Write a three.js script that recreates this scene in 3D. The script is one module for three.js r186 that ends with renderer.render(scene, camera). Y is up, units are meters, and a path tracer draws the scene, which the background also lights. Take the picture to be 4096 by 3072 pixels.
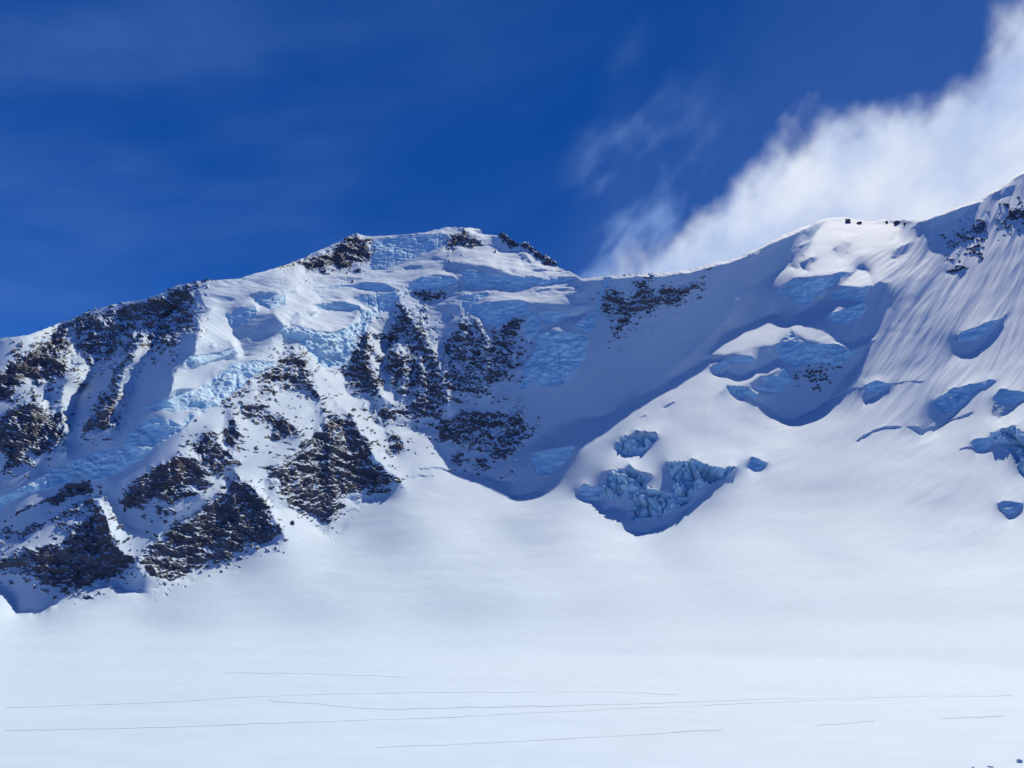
import * as THREE from 'three';
import { ImprovedNoise } from 'three/addons/math/ImprovedNoise.js';

// ---------------------------------------------------------------- camera
// Photo plane of 4096 x 3072 units; f in the same units.
const PW = 4096, PH = 3072, F = 3148, PITCH = 16.4 * Math.PI / 180, EYE = 30;
const scene = new THREE.Scene();
const camera = new THREE.PerspectiveCamera(2 * Math.atan(PH / 2 / F) * 180 / Math.PI, PW / PH, 1, 60000);
camera.position.set(0, EYE, 0);
camera.rotation.set(PITCH, 0, 0);
const SP = Math.sin(PITCH), CP = Math.cos(PITCH);
// bearing (azimuth, elevation) of a point of the photograph
function bearing(u, v) {
  const x = (u - PW / 2) / F, y = (PH / 2 - v) / F;
  const dx = x, dy = y * CP + SP, dz = y * SP - CP;
  return [Math.atan2(dx, -dz), Math.atan2(dy, Math.hypot(dx, dz))];
}

// ---------------------------------------------------------------- sun
const SUN_AZ = 32 * Math.PI / 180, SUN_EL = 53 * Math.PI / 180;
const SUN = new THREE.Vector3(Math.sin(SUN_AZ) * Math.cos(SUN_EL), Math.sin(SUN_EL), -Math.cos(SUN_AZ) * Math.cos(SUN_EL));
const sun = new THREE.DirectionalLight(new THREE.Color().setRGB(1.0, 0.905, 0.72), 5.0);
sun.position.copy(SUN).multiplyScalar(6000).add(new THREE.Vector3(0, 0, -1800));
sun.target.position.set(0, 0, -1800);
sun.castShadow = true;
sun.shadow.radius = 1;
Object.assign(sun.shadow.camera, { left: -3500, right: 3500, top: 3500, bottom: -3500, near: 100, far: 12000 });
sun.shadow.mapSize.set(4096, 4096);
sun.shadow.camera.updateProjectionMatrix();
scene.add(sun, sun.target);
const EXPOSURE = 1.05;

// ---------------------------------------------------------------- small maths
const perlin = new ImprovedNoise();
const noise = (x, y, z) => perlin.noise(x + 137.31, y + 71.7, z + 211.9);
function fbm(x, y, z, o) { let s = 0, a = 0.5, f = 1; for (let k = 0; k < o; k++) { s += a * noise(x * f, y * f + k * 17.3, z * f); f *= 2.03; a *= 0.5; } return s; }
function ridged(x, y, z, o) { let s = 0, a = 0.5, f = 1; for (let k = 0; k < o; k++) { const n = 1 - Math.abs(noise(x * f, y * f + k * 9.1, z * f)) * 2; s += a * n; f *= 2.1; a *= 0.5; } return s; }
const clamp = (x, a, b) => x < a ? a : x > b ? b : x;
const sstep = (a, b, x) => { const t = clamp((x - a) / (b - a), 0, 1); return t * t * (3 - 2 * t); };
const mix = (a, b, t) => a + (b - a) * t;
const D2R = Math.PI / 180;
function hash3(x, y, z) { let h = Math.imul(x, 374761393) ^ Math.imul(y, 668265263) ^ Math.imul(z, 2147483647 ^ 0x27d4eb2f); h = Math.imul(h ^ (h >>> 13), 1274126177); h ^= h >>> 16; return h >>> 0; }
function worley(x, y, z) {           // [F1, F2, value of nearest cell]
  const xi = Math.floor(x), yi = Math.floor(y), zi = Math.floor(z); let f1 = 9, f2 = 9, id = 0;
  for (let a = -1; a < 2; a++) for (let b = -1; b < 2; b++) for (let c = -1; c < 2; c++) {
    const h = hash3(xi + a, yi + b, zi + c);
    const px = xi + a + (h & 1023) / 1023, py = yi + b + ((h >>> 10) & 1023) / 1023, pz = zi + c + ((h >>> 20) & 1023) / 1023;
    const d = (px - x) ** 2 + (py - y) ** 2 + (pz - z) ** 2;
    if (d < f1) { f2 = f1; f1 = d; id = h; } else if (d < f2) f2 = d;
  }
  return [Math.sqrt(f1), Math.sqrt(f2), (id & 0xffff) / 0xffff];
}

// ---------------------------------------------------------------- sky (air and clouds, by direction)
{
  const W = 3072, Hh = 1536, data = new Float32Array(W * Hh * 4);
  // edge of the cloud bank behind the right ridge: azimuth (deg) -> elevation of its upper edge (deg)
  const edge = [[1340, 600], [1420, 515], [1500, 445], [1580, 400], [1640, 345], [1720, 298], [1800, 245], [1900, 205], [2000, 150], [2080, 95], [2140, 40], [2212, 10]].map(([x, y]) => { const b = bearing(x * 1.8517, y * 1.8517); return [b[0] / D2R, b[1] / D2R]; });
  edge.push([48, 52], [70, 50], [95, 30], [120, 5], [180, -5]);
  const edgeEl = az => { if (az < edge[0][0]) return edge[0][1] - (edge[0][0] - az) * 1.6; for (let k = 1; k < edge.length; k++) if (az <= edge[k][0]) { const [a0, e0] = edge[k - 1], [a1, e1] = edge[k]; return mix(e0, e1, (az - a0) / (a1 - a0)); } return -5; };
  for (let j = 0; j < Hh; j++) {
    const el = ((j + 0.5) / Hh - 0.5) * Math.PI, eld = el / D2R, ce = Math.cos(el), y = Math.sin(el);
    for (let i = 0; i < W; i++) {
      const ph = ((i + 0.5) / W - 0.5) * 2 * Math.PI, x = Math.cos(ph) * ce, z = Math.sin(ph) * ce;
      const az = Math.atan2(x, -z) / D2R, q = (j * W + i) * 4;
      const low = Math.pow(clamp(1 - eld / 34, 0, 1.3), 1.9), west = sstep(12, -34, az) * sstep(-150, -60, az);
      const k = low * mix(0.22, 1, Math.max(west, sstep(55, 110, Math.abs(az))));  // low band raised behind the viewpoint, unseen, to fill shaded snow with blue
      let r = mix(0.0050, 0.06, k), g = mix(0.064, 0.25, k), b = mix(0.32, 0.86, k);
      const up = sstep(26, 60, eld); r *= mix(1, 0.8, up); g *= mix(1, 0.8, up); b *= mix(1, 0.74, up);
      if (eld > -12) {
        // thin cirrus wisps
        const sx = x * 2 - y * 0.6, sy = y * 7 - x * 1.6, sz = z * 2;
        const wv = fbm(sx * 1.1 + 4, sy * 0.9, sz * 1.1, 4) * 0.7 + fbm(sx * 2.6, sy * 2.2, sz * 2.6 + 9, 4) * 0.4;
        const wisp = sstep(-0.25, 0.55, wv) * (0.15 + 0.85 * west + 0.6 * west * low) * sstep(-5, 10, eld) * 0.22;
        r = mix(r, 0.20, wisp); g = mix(g, 0.36, wisp); b = mix(b, 0.76, wisp);
        // cloud bank
        if (az > -8 && az < 175) {
          // drawn out along the wind, from lower left to upper right
          const al = az * 0.77 + eld * 0.64, ac = -az * 0.64 + eld * 0.77;
          const e0 = edgeEl(az), n = fbm(al / 11, ac / 8, 2.2, 5), n2 = fbm(al / 2.8, ac / 2.6, 6.1, 4);
          const dd = (e0 - eld) * 0.77 + n * 4.2 + n2 * 1.8 - 0.3 + 1.2 * sstep(14, 4, az);
          let c = sstep(-1.2, 1.9, dd);
          const va = sstep(-12, -1, dd) * sstep(0, 9, az) * sstep(66, 40, az);
          const veil = va * (0.06 + 0.6 * sstep(-0.15, 0.4, fbm(al / 7 + 3, ac / 3.6, 1.3, 5)) * sstep(24, 8, az + (eld - 28) * 0.5));
          c *= 0.93 + 0.07 * sstep(-0.3, 0.2, n2);
          r = mix(r, 0.30, veil); g = mix(g, 0.48, veil); b = mix(b, 0.85, veil);
          const sh = clamp(0.52 + fbm(al / 9 - 3, ac / 6, 9.3, 5) * 1.3, 0, 1);
          const cr = mix(0.40, 0.80, sh), cg = mix(0.52, 0.85, sh), cb = mix(0.79, 0.93, sh);
          c *= sstep(-11, 2, eld);
          r = mix(r, cr, c); g = mix(g, cg, c); b = mix(b, cb, c);
        }
      }
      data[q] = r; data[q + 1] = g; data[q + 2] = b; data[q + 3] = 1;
    }
  }
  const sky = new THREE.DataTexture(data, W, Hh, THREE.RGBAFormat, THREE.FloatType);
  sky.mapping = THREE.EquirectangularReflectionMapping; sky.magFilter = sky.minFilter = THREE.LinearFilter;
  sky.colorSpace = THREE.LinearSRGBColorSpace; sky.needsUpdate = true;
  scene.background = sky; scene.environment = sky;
}

// ---------------------------------------------------------------- survey of the mountain
// Outlines are given per map sheet [origin x, origin y, scale] and brought to the photo plane; their distance comes from the terrain solved below.
const K = 1024 / 2212;
const SHEET = { A: [0, 1000, K], B: [1000, 850, K], C: [1800, 850, K], D: [2700, 650, K], E: [3072, 650, K], G: [0, 1650, K], H: [900, 1400, K], I: [1800, 1500, K], J: [2700, 1250, K], L: [3272, 1250, 824 / 2212], M: [2200, 1700, K], N: [3072, 1600, K], O: [0, 0, 4096 / 2212], P: [0, 0, 1], Q: [0, 880, 2048 / 2212], R: [2048, 640, 2048 / 2212] };
function pts(sheet, a) { const [x, y, k] = SHEET[sheet], o = []; for (let i = 0; i < a.length; i += 2) o.push([x + a[i] * k, y + a[i + 1] * k]); return o; }

const SKYLINE = [[-1600, 1560], [-900, 1450], [-300, 1385], [0, 1354], [115, 1340], [139, 1331], [194, 1310], [273, 1280], [319, 1262], [352, 1243], [417, 1229], [463, 1215], [505, 1206], [588, 1199], [639, 1178], [685, 1153], [717, 1139], [787, 1127], [861, 1121], [949, 1113], [1000, 1102], [1065, 1086], [1130, 1065], [1204, 1035], [1278, 1003], [1343, 973], [1389, 950], [1424, 930], [1444, 937], [1486, 946], [1523, 945], [1588, 942], [1648, 938], [1699, 929], [1741, 918], [1787, 911], [1833, 909], [1870, 909], [1898, 914], [1914, 914], [1930, 932], [1958, 939], [1994, 942], [2004, 935], [2027, 938], [2036, 954], [2059, 966], [2075, 976], [2096, 966], [2115, 966], [2124, 982], [2143, 998], [2161, 1012], [2170, 1025], [2182, 1019], [2198, 1027], [2210, 1042], [2224, 1047], [2231, 1066], [2254, 1081], [2286, 1091], [2314, 1107], [2328, 1116], [2337, 1114], [2383, 1112], [2416, 1108], [2467, 1105], [2518, 1099], [2587, 1094], [2652, 1091], [2726, 1081], [2760, 1076], [2830, 1060], [2904, 1043], [2959, 1025], [3006, 1002], [3052, 979], [3098, 956], [3144, 935], [3191, 916], [3237, 898], [3279, 879], [3311, 871], [3348, 868], [3376, 866], [3404, 872], [3441, 878], [3478, 884], [3524, 877], [3556, 872], [3598, 876], [3628, 881], [3672, 879], [3720, 865], [3766, 851], [3813, 833], [3868, 814], [3919, 800], [3952, 775], [3979, 759], [4007, 738], [4035, 717], [4063, 701], [4096, 687], [4200, 650], [4400, 610], [5000, 560], [5700, 600]];
function skylineV(u) { for (let k = 1; k < SKYLINE.length; k++) if (u <= SKYLINE[k][0]) { const a = SKYLINE[k - 1], b = SKYLINE[k]; return mix(a[1], b[1], (u - a[0]) / (b[0] - a[0])); } return 600; }

// general dip of the ground: u, v, slope (deg), facing (deg, 0 = towards the viewpoint, + = right)
const DIP = [
  [-300, 2400, 8, 10], [300, 2450, 8, 14], [800, 2380, 10, 10], [1400, 2330, 11, 5], [2000, 2300, 12, 0], [2600, 2300, 12, -6], [3200, 2300, 12, -10], [3900, 2300, 10, -14], [4500, 2300, 10, -16],
  [1300, 2170, 17, 15], [1700, 2070, 21, 6], [2200, 2070, 20, -5], [2700, 2200, 17, -12], [3300, 2150, 18, -20], [3900, 2150, 19, -24], [4500, 2150, 20, -24],
  [2300, 1820, 31, -14], [2800, 1900, 28, -15], [3200, 1900, 27, -20], [3700, 1950, 28, -25], [4100, 1950, 28, -22], [4500, 1950, 26, -24],
  [2550, 1750, 31, -15], [2900, 1620, 34, -12], [3300, 1750, 28, -20], [3600, 1600, 35, -22], [4000, 1700, 30, -24], [4400, 1600, 34, -26],
  [2850, 1350, 42, -4], [3400, 1000, 38, 5], [3500, 1550, 36, -22], [3700, 1350, 46, -30], [3950, 1450, 41, -30], [3900, 1150, 48, -34], [3800, 950, 49, -36], [4050, 800, 48, -34], [4300, 1200, 42, -34],
  [2500, 1400, 62, -14], [2700, 1200, 62, -14], [2300, 1500, 62, -14], [2150, 1650, 52, -8],
  [1800, 1780, 42, 6], [1600, 1600, 46, 6], [1400, 1500, 44, 2], [1750, 1400, 48, 0], [2000, 1500, 52, 0], [1300, 1750, 42, 6], [1550, 1850, 38, 10], [1850, 1930, 27, 0],
  [1000, 1720, 40, 12], [900, 1900, 38, 16], [1200, 2060, 32, 22], [1150, 1850, 40, 12],
  [1200, 1150, 36, 0], [1600, 1030, 42, -6], [1900, 1010, 37, 0], [2100, 1050, 37, 6], [1700, 1140, 36, 0], [1300, 1250, 38, 0], [1000, 1250, 38, 4], [850, 1200, 40, 4],
  [500, 1350, 48, 10], [300, 1500, 50, 0], [600, 1600, 58, -46], [690, 1460, 58, -44], [470, 1560, 54, -34], [100, 1700, 50, 0], [400, 1750, 48, 0], [700, 1780, 44, -6],
  [200, 1950, 44, -4], [500, 1950, 42, 6], [100, 2200, 40, 0], [60, 2330, 16, 10], [500, 2300, 20, 16], [700, 2150, 42, 0], [-400, 1600, 46, 0], [-400, 2000, 40, 0],
];

// snow faces that lie flatter or steeper than their surroundings: [sheet, outline, slope, facing, feather in plane units]
const FACE = [
  // headwall below the col and below the right-hand crest
  ['O', [1258, 612, 1420, 596, 1540, 585, 1600, 560, 1620, 600, 1570, 680, 1500, 740, 1430, 800, 1350, 860, 1240, 885, 1180, 920, 1120, 980, 1060, 1010, 1050, 900, 1060, 800, 1130, 760, 1200, 800, 1270, 720, 1290, 640], 70, -20, 30, 10],
  ['I', [330, 330, 800, 100, 1500, 200, 1360, 350, 1060, 365, 880, 440, 740, 520, 640, 540, 520, 540, 400, 520, 330, 460], 68, -20, 12, 10],
  ['I', [380, 640, 520, 600, 660, 600, 760, 560, 860, 520, 900, 580, 720, 650, 640, 760, 580, 880, 460, 880, 380, 840, 300, 800], 36, 4, 10, 9],
  ['O', [1540, 588, 1640, 543, 1750, 490, 1725, 530, 1690, 580, 1640, 610, 1560, 630], 65, -18, 12],
  ['E', [1240, 575, 1400, 510, 1820, 345, 1650, 560, 1480, 680, 1330, 850, 1260, 1080, 1190, 1240, 1120, 1370, 1060, 1250, 960, 1400, 850, 1530, 620, 1560, 480, 1420, 760, 1300, 900, 1200, 1060, 1000, 1180, 800], 57, -34, 22, 4],
  // lit faces around the shoulder on the right
  ['D', [1330, 500, 1460, 480, 1700, 520, 1960, 510, 1900, 620, 1720, 720, 1480, 880, 1280, 970, 1060, 990, 1040, 930, 1150, 780, 1180, 700], 37, 4, 12, 8],
  ['D', [1340, 1120, 1460, 1000, 1580, 940, 1660, 960, 1700, 1050, 1560, 1060, 1440, 1060], 35, 4, 8, 8],
  ['D', [430, 1480, 880, 1300, 960, 1380, 1300, 1180, 1320, 1230, 1280, 1330, 1290, 1440, 1400, 1540, 1240, 1560, 1000, 1420, 880, 1560, 660, 1600, 300, 1659], 36, -8, 10, 10],
  ['J', [0, 560, 300, 390, 480, 440, 470, 540, 700, 500, 900, 400, 920, 470, 740, 550, 560, 620, 440, 660, 300, 720, 0, 900], 34, -12, 10, 6],
  ['I', [1960, 10, 2212, -60, 2212, 500, 1900, 300, 1700, 400, 1400, 520, 1100, 580, 900, 560, 1070, 400, 1380, 390, 1600, 260], 34, -14, 14, 4],
  ['L', [780, 215, 1080, 220, 950, 480, 700, 660, 500, 700, 380, 620, 520, 420], 42, -30, 14],
  ['L', [1680, 300, 2000, 40, 2212, 0, 2212, 500, 1850, 620, 1560, 700, 1300, 880, 1250, 860, 1500, 560], 42, -32, 20],
  // terraces of the hanging glacier
  ['B', [0, 580, 500, 545, 1100, 520, 1700, 480, 1760, 540, 1500, 545, 1360, 580, 1190, 600, 900, 610, 400, 660, 0, 700], 35, 2, 10],
  ['B', [460, 980, 520, 910, 660, 850, 900, 880, 940, 920, 820, 1010, 680, 1035, 560, 1015], 33, 4, 6],
  ['B', [330, 720, 560, 690, 900, 650, 1090, 690, 860, 735, 980, 800, 700, 780, 560, 770, 400, 830, 280, 880, 100, 900, 0, 880, 160, 830, 330, 790], 36, 2, 6],
  ['A', [1730, 620, 1900, 585, 1960, 600, 2010, 700, 2160, 690, 2050, 820, 1900, 880, 1650, 910, 1700, 800], 35, 6, 6],
  ['A', [1500, 1060, 1700, 1000, 1900, 960, 2050, 925, 2050, 970, 1860, 1050, 1800, 1130, 1700, 1190, 1480, 1205], 34, 6, 6],
  ['C', [200, 790, 500, 690, 830, 645, 1110, 595, 1130, 640, 1080, 730, 1000, 760, 700, 775, 460, 750, 340, 775], 35, 4, 6],
  ['C', [790, 1020, 1020, 905, 1180, 860, 1190, 885, 1060, 985, 1050, 1050, 900, 1025], 36, 4, 6],
  ['C', [0, 280, 250, 300, 420, 340, 600, 300, 760, 450, 1000, 520, 1110, 570, 700, 545, 480, 500, 200, 440, 0, 430], 36, 6, 12],
  // steeper blue steps between the terraces
  ['B', [1840, 450, 2212, 500, 2212, 650, 1900, 680, 1780, 620], 63, -10, 8, 12],
  ['C', [700, 785, 1000, 770, 1130, 762, 1110, 850, 740, 855], 64, -10, 5, 12],
  ['C', [1140, 590, 1330, 580, 1290, 720, 1260, 880, 1180, 880, 1090, 800, 1130, 700], 65, -12, 8, 12],
  // left flank: shaded sides of the gullies
  ['A', [1560, 520, 1700, 560, 1700, 640, 1480, 720, 1500, 600], 61, -40, 8, 26],
  ['A', [700, 1220, 800, 1140, 950, 1000, 1000, 1060, 960, 1190, 880, 1270, 760, 1420, 690, 1570, 620, 1600, 690, 1400], 62, -46, 8, 26],
  ['A', [1260, 1000, 1400, 960, 1620, 900, 1480, 1040, 1460, 1190, 1350, 1300, 1240, 1370, 1040, 1560, 980, 1420, 1010, 1260, 1110, 1190, 1180, 1070], 63, -40, 10, 26],
  ['G', [560, 190, 700, 150, 770, 225, 950, 180, 1080, 110, 900, 250, 720, 310, 480, 440, 400, 450], 61, -26, 8, 26],
  ['G', [80, 920, 300, 800, 560, 780, 800, 690, 690, 760, 480, 880, 430, 930, 180, 1010, 30, 1040], 62, -16, 8, 26],
  ['Q', [640, 600, 720, 520, 860, 470, 840, 580, 760, 640, 740, 740, 700, 800, 560, 880, 540, 780, 520, 740, 560, 680], 70, -44, 6, 26],
  ['Q', [440, 640, 500, 560, 560, 600, 540, 680, 500, 760, 430, 830, 360, 900, 350, 1000, 290, 950, 330, 830, 380, 720], 70, -46, 6, 26],
  ['Q', [740, 400, 860, 330, 860, 470, 700, 540, 690, 470], 68, -42, 6, 26],
  ['Q', [210, 1020, 330, 910, 380, 930, 520, 890, 420, 990, 300, 1040, 180, 1090], 68, -32, 6, 26],
  ['Q', [30, 1330, 200, 1220, 400, 1120, 500, 1060, 440, 1180, 300, 1280, 180, 1340, 20, 1370], 68, -28, 6, 26],
  ['Q', [1640, 690, 1680, 560, 1720, 480, 1700, 640, 1680, 800], 66, -50, 5, 26],
  ['Q', [1775, 720, 1785, 600, 1820, 640, 1795, 780], 66, -50, 5, 26],
  ['Q', [1890, 930, 2050, 960, 2150, 940, 2212, 880, 2212, 1130, 2060, 1100, 1940, 1070, 1950, 1000, 1880, 970], 60, -20, 8, 5],
  ['Q', [1940, 440, 2010, 420, 2000, 470, 2030, 560, 1950, 600, 1900, 540], 68, -30, 6, 26],
  ['Q', [1010, 480, 1060, 440, 1180, 400, 1230, 470, 1100, 530, 1060, 580], 64, -24, 6, 26],
  ['Q', [860, 560, 990, 535, 1020, 570, 900, 590, 800, 615], 66, -22, 5, 26],
  ['R', [1390, 380, 1430, 350, 1460, 360, 1450, 400, 1420, 420, 1400, 410], 66, -14, 2],
  ['R', [1250, 450, 1290, 425, 1320, 430, 1280, 480, 1255, 475], 64, -16, 3],
  ['R', [1200, 460, 1200, 420, 1250, 370, 1290, 360, 1250, 420, 1230, 480], 64, -30, 3],
  ['R', [1640, 430, 1660, 380, 1720, 350, 1750, 350, 1700, 400, 1660, 430], 64, -20, 4],
  ['R', [1550, 590, 1570, 530, 1640, 530, 1630, 580, 1590, 615], 66, -24, 4],
  ['R', [1730, 290, 1790, 260, 1990, 180, 2030, 175, 1960, 230, 1880, 270, 1800, 300], 66, -24, 4],
  ['R', [1005, 440, 1090, 390, 1180, 345, 1170, 370, 1080, 415, 1020, 442], 74, -16, 2],
  ['R', [2110, 160, 2130, 120, 2165, 108, 2140, 150], 64, -30, 3],
  ['B', [0, 705, 200, 680, 390, 665, 330, 712, 180, 705, 0, 738], 64, -6, 3, 10],
  ['B', [400, 872, 520, 845, 560, 862, 460, 905, 380, 960, 340, 962], 64, -10, 3, 10],
  ['A', [2050, 812, 2212, 692, 2212, 762, 2120, 802], 62, -20, 3, 10],
  ['A', [1690, 400, 1720, 380, 1760, 470, 1830, 500, 1760, 560, 1720, 620, 1690, 560], 62, -34, 4, 10],
  ['B', [570, 706, 640, 720, 820, 735, 760, 748, 640, 747], 62, -8, 2, 10],
  ['B', [1580, 382, 1640, 375, 1700, 392, 1660, 414, 1600, 412], 62, -16, 2, 10],
  ['B', [1320, 474, 1400, 440, 1480, 450, 1460, 482, 1340, 488], 62, -16, 3, 10],
  ['B', [1120, 352, 1190, 338, 1180, 360, 1130, 372], 62, -16, 2, 10],
  ['B', [1760, 440, 1830, 445, 1800, 475, 1765, 472], 62, -16, 2, 10],
  ['C', [590, 360, 650, 350, 690, 400, 690, 440, 640, 462, 610, 410], 58, -26, 4, 8],
  ['C', [400, 210, 440, 250, 500, 292, 560, 290, 660, 292, 640, 330, 560, 325, 420, 320, 395, 280], 62, -26, 3, 10],
  // cast-shadow outlines shaped into the ground as steep hollows under ice cliffs and buttresses
  ['I', [700, 700, 620, 860, 535, 1040, 640, 1052, 740, 1000, 880, 868, 780, 870, 720, 820], 72, -20, 3],
  ['M', [480, 500, 640, 515, 750, 545, 700, 700, 650, 740, 620, 690, 600, 720, 560, 690, 450, 752, 475, 640], 72, -20, 3],
  ['M', [700, 770, 780, 795, 880, 765, 1000, 760, 1110, 690, 1220, 525, 1450, 475, 1300, 610, 1170, 750, 1000, 850, 860, 915, 740, 942, 675, 920, 670, 800], 72, -20, 3],
  ['M', [1070, 470, 1055, 610, 1110, 640, 1220, 525, 1115, 560], 72, -20, 3],
  ['M', [250, 600, 290, 630, 380, 630, 450, 600, 460, 640, 360, 662, 270, 645], 70, -18, 3],
  ['J', [690, 700, 880, 700, 980, 620, 1030, 570, 960, 440, 1150, 430, 1400, 460, 1500, 400, 1560, 330, 1720, 230, 1600, 420, 1480, 540, 1330, 730, 1200, 850, 1020, 930, 880, 880, 720, 770], 66, -24, 4],
  ['D', [860, 1140, 960, 1150, 1030, 1210, 1180, 1200, 1380, 1050, 1500, 960, 1560, 940, 1440, 1060, 1330, 1160, 1200, 1220, 1050, 1310, 950, 1385, 890, 1350, 870, 1290], 63, -20, 4],
  ['D', [1290, 1330, 1400, 1390, 1500, 1390, 1600, 1320, 1680, 1250, 1700, 1060, 1860, 1040, 1870, 1120, 1790, 1300, 1700, 1480, 1560, 1530, 1400, 1540, 1330, 1470, 1290, 1420], 62, -26, 4],
  ['J', [310, 470, 360, 494, 440, 472, 480, 430, 440, 500, 400, 540, 330, 546, 303, 520], 73, -20, 2],
  ['J', [470, 440, 620, 442, 702, 412, 690, 450, 640, 520, 560, 545, 490, 520, 465, 480], 73, -20, 2],
  ['L', [490, 835, 560, 870, 640, 845, 740, 805, 800, 760, 640, 880, 560, 930, 540, 940, 520, 975, 495, 960], 73, -30, 3],
  ['L', [1500, 290, 1560, 300, 1700, 292, 1850, 175, 1960, 40, 2010, 0, 1900, 170, 1760, 330, 1620, 440, 1545, 470, 1510, 420], 72, -32, 4],
  ['L', [1230, 970, 1285, 1050, 1380, 1095, 1500, 1045, 1600, 960, 1690, 835, 1720, 830, 1600, 980, 1400, 1160, 1240, 1270, 1228, 1150], 72, -32, 3],
  ['L', [1890, 1000, 1950, 1055, 2080, 1000, 2230, 905, 2080, 1050, 1945, 1130, 1890, 1090], 71, -30, 4],
  ['N', [2000, 900, 2030, 975, 2080, 985, 2160, 950, 2200, 900, 2190, 960, 2080, 1025, 2010, 960], 71, -26, 3],
  ['G', [-200, 1400, 0, 1380, 240, 1390, 370, 1470, 480, 1520, 580, 1500, 690, 1540, 900, 1470, 1060, 1360, 1140, 1290, 900, 1470, 700, 1590, 500, 1659, 300, 1720, 140, 1720, 90, 1500, 0, 1480, -200, 1520], 74, -30, 8, 20],
  ['G', [1140, 1290, 1210, 1290, 1250, 1370, 1290, 1410, 1420, 1450, 1500, 1460, 1660, 1370, 1780, 1270, 1950, 1270, 2110, 1150, 2212, 1150, 2212, 1200, 2000, 1290, 1700, 1390, 1450, 1500, 1250, 1555, 1060, 1545, 1030, 1480, 1090, 1380], 74, -30, 8, 20],
  ['G', [1000, 790, 1060, 820, 1250, 820, 1320, 740, 1370, 770, 1490, 780, 1650, 710, 1790, 640, 1700, 750, 1500, 870, 1330, 970, 1240, 1010, 1080, 970, 1000, 880], 74, -26, 4, 16],
  ['H', [330, 1120, 440, 1130, 410, 1240, 490, 1270, 530, 1340, 660, 1430, 560, 1380, 430, 1370, 400, 1330, 340, 1240], 74, -30, 3, 16],
  ['H', [1010, 1270, 1220, 1250, 1340, 1200, 1480, 1110, 1400, 1220, 1250, 1290, 1100, 1310], 69, -20, 3],
  ['H', [1060, 300, 1120, 340, 1210, 375, 1330, 370, 1300, 400, 1160, 425, 1050, 370, 1010, 300], 71, -26, 3],
  ['H', [1250, 540, 1300, 570, 1330, 630, 1450, 610, 1460, 560, 1580, 620, 1820, 610, 1800, 640, 1700, 640, 1500, 640, 1370, 680, 1290, 640], 67, -24, 4],
  ['H', [1790, 760, 1840, 800, 1950, 800, 2100, 780, 2212, 760, 2300, 1000, 2212, 1100, 2130, 1050, 1930, 1020, 1940, 930, 1850, 870], 62, -16, 6, 5],
  // lit aprons among the rocks
  ['H', [100, 430, 300, 400, 560, 370, 740, 370, 800, 420, 700, 480, 640, 640, 500, 580, 380, 560, 330, 470], 37, 8, 10],
  ['H', [1300, 130, 1390, 60, 1400, 220, 1360, 320, 1480, 380, 1440, 450, 1340, 420, 1380, 270], 38, 30, 8],
  ['B', [1440, 760, 1560, 830, 1750, 860, 1700, 980, 1640, 1160, 1560, 1040, 1500, 950], 41, 10, 8],
  ['H', [1500, 720, 1800, 620, 1780, 760, 1930, 920, 2000, 1000, 1780, 1010, 1500, 1100, 1470, 950, 1550, 850], 31, 6, 12],
  ['G', [880, 810, 960, 750, 1010, 860, 1060, 980, 1180, 1040, 1300, 1010, 1500, 880, 1400, 1010, 1250, 1130, 1150, 1250, 1040, 1180, 960, 980], 36, 26, 8],
];

// crests of spurs: [sheet, line from top to bottom, half width (plane units), turn of the flanks (deg), least slope]
const CREST = [
  ['A', [590, 620, 570, 800, 550, 920, 690, 1060, 560, 1140, 520, 1300, 530, 1500, 560, 1640], 62, 56, 50],
  ['A', [1200, 640, 1260, 760, 1110, 960, 1060, 1100, 1020, 1240, 990, 1300], 60, 58, 50],
  ['B', [1290, 735, 1350, 880, 1450, 1010, 1560, 1180, 1660, 1400, 1700, 1600], 56, 44, 46],
  ['B', [1240, 1110, 1310, 1200, 1350, 1380, 1320, 1560], 40, 46, 48],
  ['B', [1010, 1100, 990, 1300, 1060, 1440, 1120, 1540], 56, 50, 48],
  ['B', [400, 1190, 470, 1290, 500, 1420, 620, 1600], 60, 48, 46],
  ['B', [1960, 920, 2040, 1090, 2050, 1250, 2050, 1500], 56, 46, 50],
  ['H', [1000, 480, 1100, 610, 1230, 780, 1320, 950, 1480, 1110], 74, 46, 46],
  ['H', [880, 640, 940, 800, 900, 1000, 940, 1200, 920, 1480], 60, 34, 54],
  ['G', [870, 800, 940, 900, 960, 1050, 1030, 1170, 1140, 1280], 64, 56, 46],
  ['H', [60, 600, 130, 760, 60, 900], 40, 44, 46],
  ['H', [130, 1100, 260, 1220, 400, 1380, 490, 1545], 64, 54, 44],
];

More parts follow.
